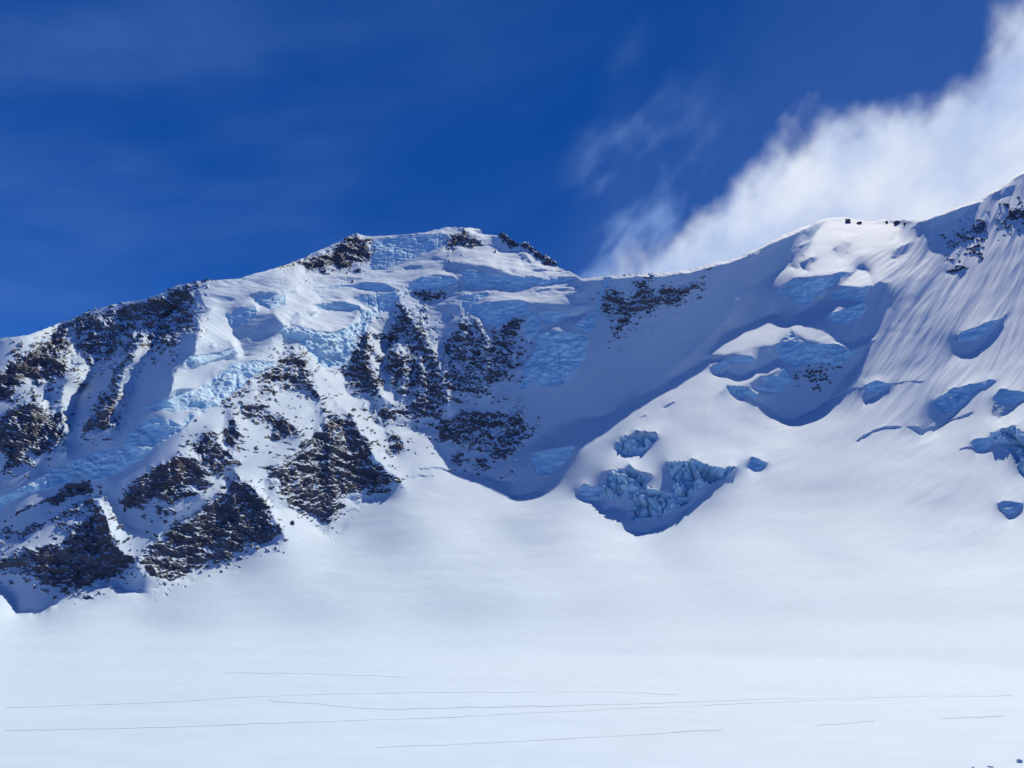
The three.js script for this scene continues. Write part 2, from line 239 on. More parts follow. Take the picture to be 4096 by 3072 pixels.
// rocks: name, label, sheet, outline, slope, facing, share of snow (0..1)
const ROCK = [
  ['rock_cliff', 'steep snow plastered rock face carrying the tall central spurs', 'B', [1180, 1100, 1240, 900, 1290, 765, 1420, 860, 1560, 1050, 1650, 1200, 1700, 1450, 1710, 1660, 1560, 1700, 1380, 1690, 1280, 1600, 1200, 1420, 1160, 1300], 54, 0, 0.52],
  ['rock_cliff', 'mottled rock face between the speckled rib and the shadowed icefall', 'C', [-110, 1200, 0, 1030, 130, 935, 260, 930, 330, 1000, 420, 1010, 620, 935, 600, 1080, 560, 1250, 500, 1400, 340, 1500, 300, 1400, 220, 1500, 150, 1590, -60, 1560, -120, 1400], 58, -6, 0.5],
  ['rock_cliff', 'faint rocks showing through the shaded snow above the bergschrund', 'I', [0, 380, 120, 330, 300, 300, 460, 280, 640, 290, 700, 480, 600, 620, 540, 720, 400, 760, 200, 640, 60, 620, -60, 560], 58, -6, 0.56],
  ['rock_flank', 'wide snow speckled rock flank below the left skyline cornice', 'Q', [300, 440, 380, 405, 560, 360, 700, 320, 850, 292, 840, 400, 830, 500, 760, 550, 660, 580, 600, 560, 560, 600, 520, 560, 440, 620, 380, 640, 330, 580], 55, -14, 0.44],
  ['rock_ridge', 'large dark rock ridge running down to the left edge below the skyline', 'A', [580, 620, 500, 690, 370, 800, 200, 900, 90, 950, 0, 1010, -120, 1080, -120, 1360, 0, 1300, 60, 1340, 140, 1180, 230, 1130, 370, 1170, 380, 1110, 560, 1120, 680, 1075, 690, 1020, 600, 990, 560, 940, 545, 900, 600, 830, 590, 760, 620, 680, 740, 670, 700, 620], 58, -18, 0.16],
  ['rock_band', 'snow dusted rock band right under the corniced left skyline', 'A', [700, 575, 760, 535, 900, 535, 1060, 490, 1250, 452, 1390, 398, 1500, 345, 1700, 302, 1725, 315, 1700, 350, 1640, 390, 1590, 420, 1560, 470, 1520, 560, 1440, 610, 1300, 560, 1250, 600, 1200, 660, 1010, 660, 960, 600, 820, 605, 750, 612], 56, -10, 0.28],
  ['rock_rib', 'broken rock rib with snowy ledges beside the left edge of the hanging glacier', 'A', [1200, 640, 1250, 720, 1280, 800, 1310, 840, 1380, 840, 1500, 790, 1690, 720, 1700, 640, 1600, 640, 1450, 690, 1360, 700, 1290, 690], 54, -14, 0.42],
  ['rock_spur', 'slanting rock spur between two snow gullies on the left flank', 'A', [1010, 720, 1200, 690, 1240, 740, 1150, 800, 1120, 900, 1095, 960, 1130, 1010, 1060, 1080, 1040, 1200, 1000, 1250, 1010, 1380, 960, 1530, 900, 1580, 770, 1620, 690, 1570, 760, 1430, 880, 1280, 960, 1200, 1000, 1050, 1060, 960, 1100, 880, 1130, 800, 1000, 770], 55, -38, 0.30],
  ['rock_crag', 'small dark crag in the snow right of the large left rock ridge', 'A', [760, 690, 930, 700, 940, 760, 900, 840, 940, 960, 830, 950, 760, 930, 700, 910, 640, 860, 700, 830, 680, 760], 56, -6, 0.42],
  ['rock_cliff', 'dark rock face at the left edge above the blue ice tongue', 'G', [-120, 100, 0, 60, 60, 0, 200, -75, 330, -95, 390, 0, 520, -25, 540, 50, 550, 190, 500, 250, 420, 310, 230, 400, 160, 460, 30, 480, 60, 400, 20, 330, -120, 300], 58, -10, 0.14],
  ['rock_strip', 'long dark rock strip just below the blue ice tongue at the left', 'G', [80, 910, 160, 830, 290, 790, 470, 730, 560, 650, 700, 580, 820, 590, 820, 650, 700, 720, 560, 770, 460, 800, 350, 800, 230, 830, 130, 880], 60, -8, 0.10],
  ['rock_outcrop', 'low dark outcrop in shaded snow near the lower left edge', 'G', [40, 1040, 180, 1020, 240, 990, 330, 980, 350, 1010, 250, 1070, 120, 1060], 58, -4, 0.16],
  ['rock_buttress', 'lowest rock buttress at the left edge, its foot in deep shadow', 'G', [-120, 1300, 0, 1270, 200, 1210, 330, 1170, 470, 1130, 570, 1090, 620, 1000, 700, 930, 800, 870, 870, 820, 940, 880, 930, 950, 960, 1060, 1010, 1160, 1110, 1230, 1140, 1280, 1060, 1360, 1000, 1400, 900, 1470, 740, 1500, 690, 1540, 580, 1500, 480, 1520, 370, 1470, 250, 1390, 240, 1340, 120, 1340, -120, 1400], 74, -18, 0.13],
  ['rock_slab', 'pale snow plastered slab above the lowest left buttress', 'G', [440, 920, 500, 870, 640, 800, 740, 740, 900, 730, 930, 770, 870, 820, 760, 870, 620, 910, 480, 950], 52, -14, 0.52],
  ['rock_buttress', 'brown grey lower buttress second from the left, standing on the snow apron', 'P', [560, 2243, 602, 2182, 634, 2145, 680, 2118, 708, 2094, 782, 2053, 856, 1993, 920, 1945, 965, 1909, 1011, 1965, 1053, 1997, 1085, 2039, 1099, 2071, 1127, 2115, 1081, 2159, 977, 2182, 903, 2238, 824, 2238, 768, 2284, 694, 2326, 657, 2321, 597, 2303, 574, 2280], 73, -16, 0.18],
  ['rock_buttress', 'very dark split buttress above the second lower buttress', 'G', [1020, 770, 1060, 690, 1190, 540, 1280, 520, 1300, 560, 1310, 480, 1430, 400, 1540, 370, 1700, 390, 1720, 440, 1830, 490, 1900, 500, 1800, 530, 1830, 580, 1790, 630, 1650, 640, 1720, 680, 1650, 710, 1580, 750, 1520, 740, 1490, 780, 1370, 770, 1320, 740, 1250, 820, 1170, 810, 1060, 820], 70, -14, 0.10],
  ['rock_crag', 'dark crag crowning the split buttress, snow gully on its right', 'G', [1700, 230, 1750, 190, 1870, 140, 1890, 180, 1870, 250, 1960, 350, 2080, 440, 1980, 450, 1880, 510, 1790, 480, 1720, 440, 1690, 330], 58, -6, 0.22],
  ['rock_crag', 'narrow rock tooth right of the snow gully beside the split buttress', 'G', [1910, 170, 1990, 80, 2050, 150, 2110, 260, 2050, 280, 1950, 300, 1930, 220], 58, 4, 0.24],
  ['rock_pyramid', 'triangular snowy rock pyramid below the big blue ice cliff', 'H', [590, 15, 640, 20, 700, 80, 750, 170, 760, 230, 800, 300, 850, 410, 790, 400, 740, 360, 600, 360, 500, 360, 490, 320, 560, 280, 440, 300, 290, 290, 300, 200, 400, 120, 500, 40], 54, 4, 0.42],
  ['rock_outcrop', 'small oval outcrop left under the triangular rock pyramid', 'H', [270, 340, 330, 315, 430, 315, 440, 360, 320, 385], 54, 0, 0.35],
  ['rock_band', 'thin slanting rock band bordering the glacier ice left of the pyramid', 'H', [-20, 430, 40, 370, 120, 300, 230, 230, 300, 220, 260, 290, 170, 330, 60, 400, 0, 450], 54, -4, 0.45],
  ['rock_step', 'dark rock step and ledges left above the big central buttress', 'H', [100, 540, 160, 470, 250, 465, 360, 490, 370, 590, 500, 590, 600, 650, 620, 690, 560, 740, 440, 800, 390, 770, 420, 690, 350, 640, 300, 580, 200, 600], 58, -4, 0.22],
  ['rock_buttress', 'big dark central buttress with brown streaks, foot at the bergschrund', 'H', [780, 690, 880, 650, 900, 570, 1000, 590, 1100, 610, 1180, 650, 1210, 740, 1270, 830, 1280, 870, 1260, 920, 1330, 970, 1420, 1040, 1480, 1110, 1400, 1170, 1340, 1200, 1220, 1250, 1210, 1220, 1130, 1240, 1010, 1270, 1030, 1370, 950, 1430, 910, 1490, 830, 1440, 720, 1400, 660, 1430, 530, 1340, 490, 1270, 410, 1240, 440, 1130, 330, 1120, 390, 1030, 500, 960, 610, 870, 700, 780], 62, -2, 0.20],
  ['rock_spur', 'dark wedge shaped spur right below the big blue ice cliff', 'H', [990, 170, 1060, 90, 1120, -60, 1170, -130, 1230, -140, 1260, -80, 1260, 60, 1310, 110, 1280, 180, 1380, 260, 1350, 320, 1330, 370, 1210, 375, 1120, 340, 1060, 300, 1080, 250, 1000, 220], 58, -10, 0.26],
  ['rock_spur', 'tall central rock spur rising to the ice under the summit', 'B', [1250, 775, 1310, 760, 1370, 830, 1470, 900, 1480, 930, 1400, 960, 1440, 1010, 1530, 1030, 1570, 1100, 1620, 1200, 1650, 1330, 1680, 1450, 1690, 1530, 1670, 1690, 1560, 1700, 1400, 1680, 1390, 1580, 1480, 1520, 1420, 1450, 1410, 1350, 1440, 1200, 1420, 1080, 1340, 1020, 1340, 1080, 1250, 1070, 1240, 1000, 1220, 940, 1280, 880], 56, 4, 0.42],
  ['rock_spur', 'slim ragged rock spur left of the tall central spur', 'B', [1240, 1110, 1280, 1120, 1320, 1180, 1370, 1340, 1350, 1390, 1330, 1480, 1330, 1550, 1260, 1560, 1240, 1450, 1250, 1370, 1180, 1390, 1190, 1290, 1240, 1230], 56, 0, 0.36],
  ['rock_band', 'horizontal rock band at the foot of the central spurs', 'H', [1240, 520, 1340, 460, 1440, 510, 1560, 510, 1620, 380, 1740, 360, 1860, 370, 1850, 500, 1820, 610, 1740, 570, 1640, 590, 1580, 620, 1460, 560, 1450, 610, 1330, 630, 1300, 560], 57, 0, 0.34],
  ['rock_outcrop', 'two stacked snowy outcrops below the horizontal rock band', 'H', [1380, 740, 1440, 705, 1500, 720, 1540, 790, 1545, 870, 1470, 910, 1410, 860, 1420, 800], 54, -8, 0.42],
  ['rock_rib', 'snow speckled rib right of the tall central spur', 'B', [1860, 930, 1960, 920, 2040, 970, 2090, 1090, 2090, 1170, 2030, 1200, 2050, 1300, 2040, 1400, 2050, 1500, 1980, 1580, 1870, 1590, 1790, 1560, 1740, 1480, 1820, 1330, 1880, 1180, 1930, 1110, 1930, 1000], 55, 4, 0.52],
  ['rock_crag', 'shaded crag directly under the right hanging ice cliff', 'C', [380, 1010, 540, 910, 640, 930, 600, 1000, 500, 1090, 400, 1100], 62, -6, 0.24],
  ['rock_outcrop', 'dark broken outcrop at the lower end of the snow speckled rib', 'P', [1738, 1720, 1770, 1680, 1830, 1665, 1880, 1640, 1945, 1650, 1950, 1695, 1915, 1735, 1890, 1742, 1855, 1770, 1780, 1775, 1745, 1750], 59, 0, 0.28],
  ['rock_outcrop', 'sparse outcrop in the blue shadow below the headwall', 'I', [390, 540, 450, 490, 560, 410, 620, 490, 690, 500, 660, 540, 560, 560, 470, 590, 420, 620], 60, -4, 0.34],
  ['rock_hump', 'single brown knob at the bottom of the shaded headwall', 'I', [430, 690, 470, 640, 530, 615, 545, 660, 500, 740, 440, 730], 62, -4, 0.14],
  ['rock_hump', 'left rounded knob just above the bergschrund crack', 'I', [10, 720, 80, 660, 140, 690, 110, 760, 40, 770], 56, -4, 0.40],
  ['rock_hump', 'right rounded knob just above the bergschrund crack', 'I', [205, 750, 250, 700, 310, 730, 325, 800, 260, 830, 210, 800], 56, -2, 0.36],
  ['rock_cliff', 'speckled rock wall below the corniced col, hanging in the shaded headwall', 'C', [1320, 800, 1340, 720, 1390, 640, 1440, 680, 1500, 720, 1580, 700, 1650, 600, 1730, 590, 1760, 700, 1900, 650, 2060, 630, 2180, 590, 2200, 620, 2060, 720, 1940, 790, 1890, 810, 1850, 780, 1770, 840, 1740, 900, 1670, 910, 1640, 840, 1600, 860, 1590, 960, 1520, 1050, 1420, 1070, 1380, 1000, 1420, 930, 1370, 880, 1320, 850], 64, -6, 0.46],
  ['rock_peak', 'dark rocky fore summit left of the snowy top', 'B', [290, 485, 440, 430, 620, 350, 740, 285, 840, 222, 880, 190, 915, 168, 950, 185, 1040, 222, 1050, 300, 1050, 360, 1000, 430, 900, 430, 860, 470, 800, 490, 780, 470, 700, 480, 620, 520, 590, 490, 480, 485, 420, 460], 54, -10, 0.20],
  ['rock_tower', 'small dark rock tower just below the snowy summit dome', 'B', [1690, 240, 1730, 190, 1850, 145, 1890, 170, 1900, 240, 1980, 250, 1970, 280, 1850, 270, 1800, 280, 1740, 320, 1710, 310], 60, -14, 0.14],
  ['rock_crest', 'jagged dark crest on the skyline right of the summit dome', 'C', [430, 180, 490, 180, 520, 215, 600, 260, 690, 235, 745, 305, 800, 360, 865, 370, 925, 412, 935, 472, 850, 465, 780, 450, 760, 400, 720, 400, 740, 350, 680, 320, 660, 290, 560, 285, 500, 290, 450, 250], 60, -4, 0.04],
  ['rock_crag', 'grey shaded crag beneath the ice band under the summit', 'B', [1400, 690, 1500, 665, 1680, 665, 1690, 720, 1600, 770, 1500, 780, 1420, 720], 62, -4, 0.36],
  ['rock_outcrop', 'highest dark outcrop by the right edge near the skyline', 'E', [2050, 475, 2110, 400, 2230, 385, 2300, 400, 2230, 455, 2130, 492, 2070, 492], 58, -20, 0.14],
  ['rock_outcrop', 'slanting rock strip on the steep slope near the right edge, upper one', 'E', [1735, 625, 1800, 560, 1870, 498, 1890, 540, 1800, 595], 58, -20, 0.14],
  ['rock_outcrop', 'slanting rock strip on the steep slope near the right edge, middle one', 'E', [1690, 758, 1780, 705, 1850, 665, 1825, 705, 1740, 750], 58, -20, 0.14],
  ['rock_outcrop', 'short pale rock strip left of the middle slanting strip, near right edge', 'E', [1545, 725, 1600, 688, 1650, 685, 1590, 722], 58, -20, 0.24],
  ['rock_outcrop', 'brown rock strip lowest of the slanting strips near the right edge', 'E', [1550, 957, 1600, 890, 1650, 858, 1710, 880, 1640, 915, 1600, 948], 58, -20, 0.10],
  ['rock_outcrop', 'upper of two small rocks in the shadow under the right ice cliff', 'J', [1140, 520, 1180, 480, 1300, 465, 1275, 520, 1200, 515], 62, -6, 0.2],
  ['rock_outcrop', 'lower of two small rocks in the shadow under the right ice cliff', 'J', [1115, 560, 1180, 543, 1225, 570, 1200, 603, 1150, 597], 62, -6, 0.2],
  ['rock_outcrop', 'lone rock in the shaded snow bowl under the split buttress', 'G', [1340, 885, 1365, 845, 1440, 835, 1430, 860, 1390, 880], 56, -6, 0.12],
];

// ice: name, label, sheet, outline, slope, facing, roughness of the ice (m)
const ICE = [
  ['ice_band', 'wide blue ice slope below the right end of the summit snowfield', 'C', [100, 485, 400, 545, 1000, 560, 1110, 580, 830, 635, 500, 685, 330, 655, 120, 650], 62, -2, 5],
  ['ice_step', 'long thin blue ice step right under the summit snowfield', 'B', [400, 665, 900, 618, 1190, 610, 1300, 670, 1080, 690, 900, 645, 700, 660], 66, -2, 3],
  ['ice_step', 'blue ice step below the small terrace above the big ice cliff', 'B', [540, 795, 820, 775, 950, 805, 950, 850, 700, 850, 600, 830], 70, -2, 3],
  ['ice_step', 'grey ice ledge with snow rim left of the ice pinnacle', 'C', [765, 865, 1020, 865, 1010, 900, 850, 965, 780, 920], 66, -2, 3],
  ['ice_step', 'shaded ice bowl at the left end of the upper terraces', 'B', [0, 735, 180, 705, 310, 712, 320, 790, 180, 850, 60, 780], 62, -2, 4],
  ['ice_patch', 'scoured blue ice slope between the fore summit and the snowy dome', 'B', [1060, 225, 1480, 195, 1640, 160, 1700, 190, 1640, 290, 1400, 390, 1220, 470, 1010, 490, 1040, 400], 52, -2, 4],
  ['ice_step', 'blue ice step at the left rim of the hanging glacier terraces', 'A', [1950, 560, 2090, 500, 2212, 480, 2212, 560, 2100, 640, 2010, 690, 1960, 640], 62, -2, 4],
  ['ice_step', 'pale blue ice step across the middle of the left snow terraces', 'A', [1580, 962, 1650, 912, 1800, 900, 1920, 880, 2050, 830, 1990, 900, 1800, 962, 1650, 1002], 62, -4, 5],
  ['ice_cliff', 'big blue hanging ice cliff in the centre above the triangular rock pyramid', 'B', [400, 970, 450, 985, 560, 1020, 660, 1042, 820, 1014, 930, 930, 960, 850, 1040, 830, 1050, 930, 990, 1030, 980, 1100, 900, 1220, 800, 1320, 720, 1350, 620, 1330, 540, 1250, 480, 1180, 400, 1100, 300, 1080, 240, 1000, 360, 960], 60, 4, 7],
  ['ice_cliff', 'long blue ice step between the left terraces and the pyramid', 'A', [2700, 960, 2570, 905, 2400, 950, 2212, 950, 2000, 980, 1900, 1060, 1820, 1130, 1750, 1160, 1700, 1210, 1560, 1230, 1500, 1310, 1480, 1370, 1640, 1370, 1760, 1390, 1880, 1330, 2000, 1240, 2160, 1160, 2400, 1040, 2560, 1000], 58, 2, 6.6],
  ['ice_tongue', 'blue ice tongue slanting down to the left edge above dark rock strip', 'G', [1100, 200, 1200, 100, 1330, 50, 1480, 60, 1560, 110, 1640, -10, 1710, -10, 1600, 130, 1530, 180, 1400, 260, 1250, 370, 1100, 480, 950, 560, 820, 585, 700, 560, 480, 640, 250, 690, 100, 760, 0, 830, -120, 880, -120, 760, 0, 720, 200, 640, 400, 520, 560, 430, 700, 390, 780, 360, 930, 320, 1070, 300, 1090, 240], 56, 0, 6.4],
  ['ice_step', 'short ice step with snow crest above the blue ice tongue', 'A', [1240, 1370, 1330, 1310, 1480, 1290, 1600, 1262, 1670, 1320, 1500, 1392, 1350, 1382], 58, 2, 6],
  ['ice_band', 'crevassed blue ice band under the summit snowfield', 'B', [1370, 592, 1500, 552, 1620, 542, 1760, 562, 1780, 620, 1700, 650, 1560, 660, 1440, 660, 1360, 690, 1310, 700, 1290, 740, 1220, 840, 1100, 900, 1060, 900, 1040, 820, 940, 765, 880, 735, 1080, 695, 1200, 692, 1300, 680, 1360, 640], 60, 2, 6],
  ['ice_cliff', 'rounded hanging ice cliff right of the tall central spur', 'C', [110, 720, 180, 692, 330, 690, 340, 720, 250, 780, 180, 792, 460, 762, 650, 752, 690, 800, 690, 880, 560, 890, 470, 950, 400, 1000, 320, 980, 250, 920, 170, 890, 110, 820], 61, -2, 5],
  ['ice_fall', 'grey blue shadowed icefall hanging left in the headwall', 'C', [760, 1025, 1000, 1030, 1110, 1045, 1180, 1060, 1190, 1150, 1170, 1230, 1110, 1340, 1040, 1420, 980, 1480, 860, 1510, 740, 1480, 700, 1430, 660, 1500, 610, 1540, 590, 1490, 620, 1400, 640, 1300, 720, 1200, 740, 1120], 62, -8, 6.4],
  ['ice_pillar', 'narrow ice pillar between the rounded cliff and the shadowed icefall', 'C', [680, 900, 740, 850, 770, 900, 780, 970, 740, 1050, 660, 1110, 640, 1050, 640, 960], 62, -6, 5],
  ['ice_pinnacle', 'ice pinnacle with sunlit cap above the shadowed icefall', 'C', [1060, 985, 1150, 930, 1205, 855, 1250, 920, 1260, 970, 1220, 1020, 1160, 1020], 60, -4, 6],
  ['ice_runnel', 'dark vertical ice runnel descending from the left end of the col', 'C', [1320, 570, 1390, 568, 1350, 680, 1310, 830, 1280, 940, 1268, 900, 1285, 720, 1318, 640], 66, 0, 2],
  ['ice_cliff', 'broad ice cliff left under the right shoulder, rocky looking rim', 'D', [860, 1130, 940, 1060, 1060, 995, 1100, 1020, 1300, 985, 1440, 942, 1500, 960, 1380, 1050, 1300, 1100, 1180, 1200, 1100, 1240, 1030, 1210, 960, 1150], 66, -6, 6],
  ['ice_cliff', 'ice cliff under the round lit cap on the right shoulder', 'D', [1335, 1130, 1440, 1065, 1560, 1072, 1700, 1052, 1650, 1120, 1640, 1195, 1500, 1180, 1380, 1190], 66, -4, 5],
  ['ice_cliff', 'pale blue ice wall with bright rim under the capped ice cliff', 'D', [1280, 1320, 1360, 1285, 1500, 1245, 1640, 1205, 1680, 1250, 1600, 1320, 1500, 1390, 1400, 1390, 1320, 1360], 66, -4, 5],
  ['ice_cliff', 'large blue ice cliff with glinting snow rim right of centre, deep shadow below', 'J', [870, 290, 990, 135, 1030, 195, 1150, 268, 1250, 275, 1400, 262, 1500, 310, 1560, 330, 1480, 400, 1400, 460, 1280, 420, 1150, 430, 1030, 480, 960, 440, 900, 390], 68, -6, 5],
  ['ice_block', 'left of two smooth ice bulges beside the large right ice cliff', 'J', [315, 462, 420, 405, 470, 420, 440, 472, 360, 494], 72, -10, 1.5],
  ['ice_block', 'right of two smooth ice bulges beside the large right ice cliff', 'J', [490, 395, 560, 372, 640, 382, 702, 412, 620, 442, 500, 434], 72, -8, 1.5],
  ['ice_cliff', 'fluted ice step below the two smooth ice bulges', 'J', [735, 552, 880, 540, 960, 490, 1030, 570, 980, 620, 900, 690, 800, 690, 690, 650, 800, 620], 66, -8, 5],
  ['ice_rubble', 'heap of rounded ice blocks left of the fluted ice step', 'J', [450, 650, 600, 620, 720, 690, 700, 740, 600, 722, 560, 750, 520, 735, 460, 700], 62, -10, 8],
  ['ice_cliff', 'boot shaped pale ice cliff at the lower end of the shaded headwall', 'I', [690, 745, 710, 672, 850, 642, 1050, 612, 1092, 622, 1000, 740, 880, 850, 790, 872, 730, 830], 70, -8, 3],
  ['serac', 'upper serac group of the lower icefall, standing alone on the slope', 'M', [545, 190, 630, 140, 650, 85, 740, 50, 900, 70, 910, 140, 860, 200, 760, 230, 690, 255, 620, 230], 66, -8, 16],
  ['serac', 'left middle serac wall of the lower icefall', 'M', [440, 560, 475, 480, 490, 405, 600, 395, 700, 330, 740, 380, 840, 440, 790, 530, 745, 600, 690, 660, 600, 600, 520, 640, 455, 640], 68, -8, 16],
  ['serac', 'lowest and bluest serac wall of the lower icefall with dark hole', 'M', [690, 690, 745, 600, 790, 535, 900, 530, 1000, 590, 1080, 620, 1180, 600, 1220, 640, 1110, 720, 1000, 780, 880, 790, 780, 820, 705, 790], 69, -8, 16],
  ['serac', 'right serac wall of the lower icefall, shattered into pale blocks', 'M', [990, 380, 1000, 320, 1100, 320, 1200, 322, 1290, 295, 1400, 375, 1570, 365, 1588, 392, 1450, 480, 1340, 530, 1230, 590, 1130, 612, 1060, 610, 1070, 470], 68, -8, 16],
  ['serac', 'small leftmost row of ice teeth in the lower icefall', 'M', [248, 555, 300, 505, 380, 540, 440, 520, 445, 640, 380, 640, 290, 645], 64, -6, 7],
  ['serac', 'small detached serac right of the lower icefall', 'M', [1700, 360, 1750, 270, 1830, 300, 1880, 325, 1850, 385, 1770, 400], 66, -12, 5],
  ['ice_step', 'blue wind scoured ice step near the right edge below rock strips', 'L', [1470, 240, 1530, 195, 1700, 155, 1900, 65, 1970, 40, 1850, 175, 1700, 292, 1560, 300, 1500, 288], 66, -22, 4],
  ['ice_step', 'small notched ice step on the long crack across the right slope', 'L', [490, 775, 620, 725, 780, 752, 740, 805, 640, 845, 560, 870, 500, 835], 66, -18, 5],
  ['ice_step', 'long curved ice step in the lower right slope', 'L', [1230, 965, 1320, 900, 1430, 820, 1590, 772, 1720, 765, 1850, 702, 1905, 720, 1800, 805, 1690, 835, 1600, 960, 1500, 1045, 1380, 1095, 1285, 1050], 64, -24, 5],
  ['ice_bulge', 'smooth rounded blue bulge by the right edge', 'L', [1880, 900, 1950, 822, 2100, 812, 2212, 850, 2330, 850, 2330, 900, 2212, 910, 2080, 1000, 1950, 1055, 1890, 1000], 62, -20, 1],
  ['serac', 'shattered blue serac cut by the right edge of the view', 'L', [1860, 1310, 1940, 1240, 2100, 1220, 2212, 1270, 2500, 1300, 2500, 1760, 2212, 1760, 2140, 1659, 2050, 1500, 1960, 1420, 1900, 1365], 67, -10, 16],
  ['ice_block', 'pair of round ice blocks left of the serac at the right edge', 'L', [1640, 1390, 1720, 1340, 1860, 1330, 1885, 1400, 1800, 1470, 1700, 1485], 66, -16, 4],
  ['serac', 'lowest small serac notch close to the right edge', 'N', [1985, 885, 2030, 865, 2110, 870, 2205, 880, 2160, 950, 2080, 985, 2030, 975], 66, -14, 4],
];

// cracks and bergschrund lips: [label, sheet, line, width in plane units]
const CRACK = [
  ['D', [430, 1480, 600, 1390, 760, 1330, 880, 1295], 6], ['J', [0, 550, 120, 480, 250, 410, 300, 385], 6], ['I', [1960, 0, 1780, 90, 1610, 180], 5],
  ['H', [1500, 1130, 1600, 1100, 1700, 1080, 1800, 1080], 5], ['H', [1690, 1025, 1800, 1018, 1950, 1050, 2130, 1035, 2210, 1100], 7], ['I', [360, 880, 430, 912, 540, 890, 600, 905], 7],
  ['L', [105, 930, 260, 865, 400, 805, 490, 810], 6], ['L', [820, 765, 1000, 745, 1120, 735], 5], ['L', [420, 1365, 600, 1280, 720, 1240, 880, 1228], 8], ['L', [980, 1235, 1060, 1245, 1120, 1290, 1230, 1230], 12],
  ['L', [1400, 1170, 1520, 1130, 1650, 1075], 9], ['L', [1530, 1475, 1650, 1460, 1700, 1490], 6], ['H', [780, 1525, 860, 1505, 900, 1490, 1030, 1410, 1130, 1360], 6], ['H', [1130, 1330, 1260, 1290, 1350, 1265], 5],
  ['C', [755, 685, 800, 675, 860, 668], 9], ['C', [920, 668, 1025, 660], 7], ['C', [1010, 720, 1070, 708], 9], ['I', [1850, 280, 1940, 235], 8], ['I', [1640, 370, 1690, 345], 6],
];

// ---------------------------------------------------------------- terrain grid: bearings of its nodes
// columns: fine across the view, coarser beyond its sides
const N_SIDE = 70, N_MAIN = 1480, NU = N_SIDE * 2 + N_MAIN, UA = -120, UB = 4216, U0 = -1500, U1 = 5600;
const columnU = i => i < N_SIDE ? mix(U0, UA, i / N_SIDE) : i >= N_SIDE + N_MAIN - 1 ? mix(UB, U1, (i - N_SIDE - N_MAIN + 1) / N_SIDE) : mix(UA, UB, (i - N_SIDE) / (N_MAIN - 1));
const iOfU = u => u < UA ? (u - U0) / (UA - U0) * N_SIDE : u > UB ? N_SIDE + N_MAIN - 1 + (u - UB) / (U1 - UB) * N_SIDE : N_SIDE + (u - UA) / (UB - UA) * (N_MAIN - 1);
const V_MID = 2420, V_BOT = 3150, N_TOP = 610, N_LOW = 80, NV = N_TOP + N_LOW;
const uOf = new Float64Array(NU), vOf = new Float64Array(NU * NV), Az = new Float64Array(NU * NV), El = new Float64Array(NU * NV);
for (let i = 0; i < NU; i++) {
  const u = uOf[i] = columnU(i), sky = skylineV(u);
  let top = 0, tw = 0; for (let q = -120; q <= 120; q += 8) { const w = Math.exp(-q * q / 4200); top += skylineV(u + q) * w; tw += w; } top /= tw;
  for (let j = 0; j < NV; j++) {
    const v0 = top + (V_MID - top) * Math.pow(j / N_TOP, 1.06), v = j < N_TOP ? v0 + (sky - top) * Math.exp(-(v0 - top) / 45) : V_MID + (V_BOT - V_MID) * (j - N_TOP) / (N_LOW - 1);
    const n = j * NU + i, b = bearing(u, v);
    vOf[n] = v; Az[n] = b[0]; El[n] = b[1];
  }
}
const NN = NU * NV;
// wobble of outlines
const warpX = (u, v) => noise(u / 60, v / 60, 1.5) * 16 + noise(u / 19, v / 19, 7.5) * 9 + noise(u / 8, v / 8, 3.3) * 5;
const warpY = (u, v) => noise(u / 60, v / 60, 21.5) * 14 + noise(u / 19, v / 19, 27.5) * 7 + noise(u / 8, v / 8, 13.3) * 4;
function inside(p, x, y) { let c = false; for (let i = 0, j = p.length - 1; i < p.length; j = i++) { const a = p[i], b = p[j]; if ((a[1] > y) !== (b[1] > y) && x < (b[0] - a[0]) * (y - a[1]) / (b[1] - a[1]) + a[0]) c = !c; } return c; }
function lineDist(p, x, y, closed) {       // [distance, side]
  let best = 1e9, side = 1; const n = p.length;
  for (let i = closed ? 0 : 1; i < n; i++) {
    const a = p[(i + n - 1) % n], b = p[i], ex = b[0] - a[0], ey = b[1] - a[1], t = clamp(((x - a[0]) * ex + (y - a[1]) * ey) / (ex * ex + ey * ey + 1e-9), 0, 1);
    const dx = x - a[0] - ex * t, dy = y - a[1] - ey * t, d = dx * dx + dy * dy;
    if (d < best) { best = d; side = ex * (y - a[1]) - ey * (x - a[0]) < 0 ? 1 : -1; }
  }
  return [Math.sqrt(best), side];
}
function eachNear(p, pad, fn) {
  let x0 = 1e9, x1 = -1e9, y0 = 1e9, y1 = -1e9;
  for (const [x, y] of p) { x0 = Math.min(x0, x); x1 = Math.max(x1, x); y0 = Math.min(y0, y); y1 = Math.max(y1, y); }
  x0 -= pad; x1 += pad; y0 -= pad; y1 += pad;
  const i0 = clamp(Math.floor(iOfU(x0)), 0, NU - 1), i1 = clamp(Math.ceil(iOfU(x1)), 0, NU - 1);
  for (let i = i0; i <= i1; i++) for (let j = 0; j < NV; j++) { const n = j * NU + i, v = vOf[n]; if (v < y0) continue; if (v > y1) break; fn(n, uOf[i], v); }
}

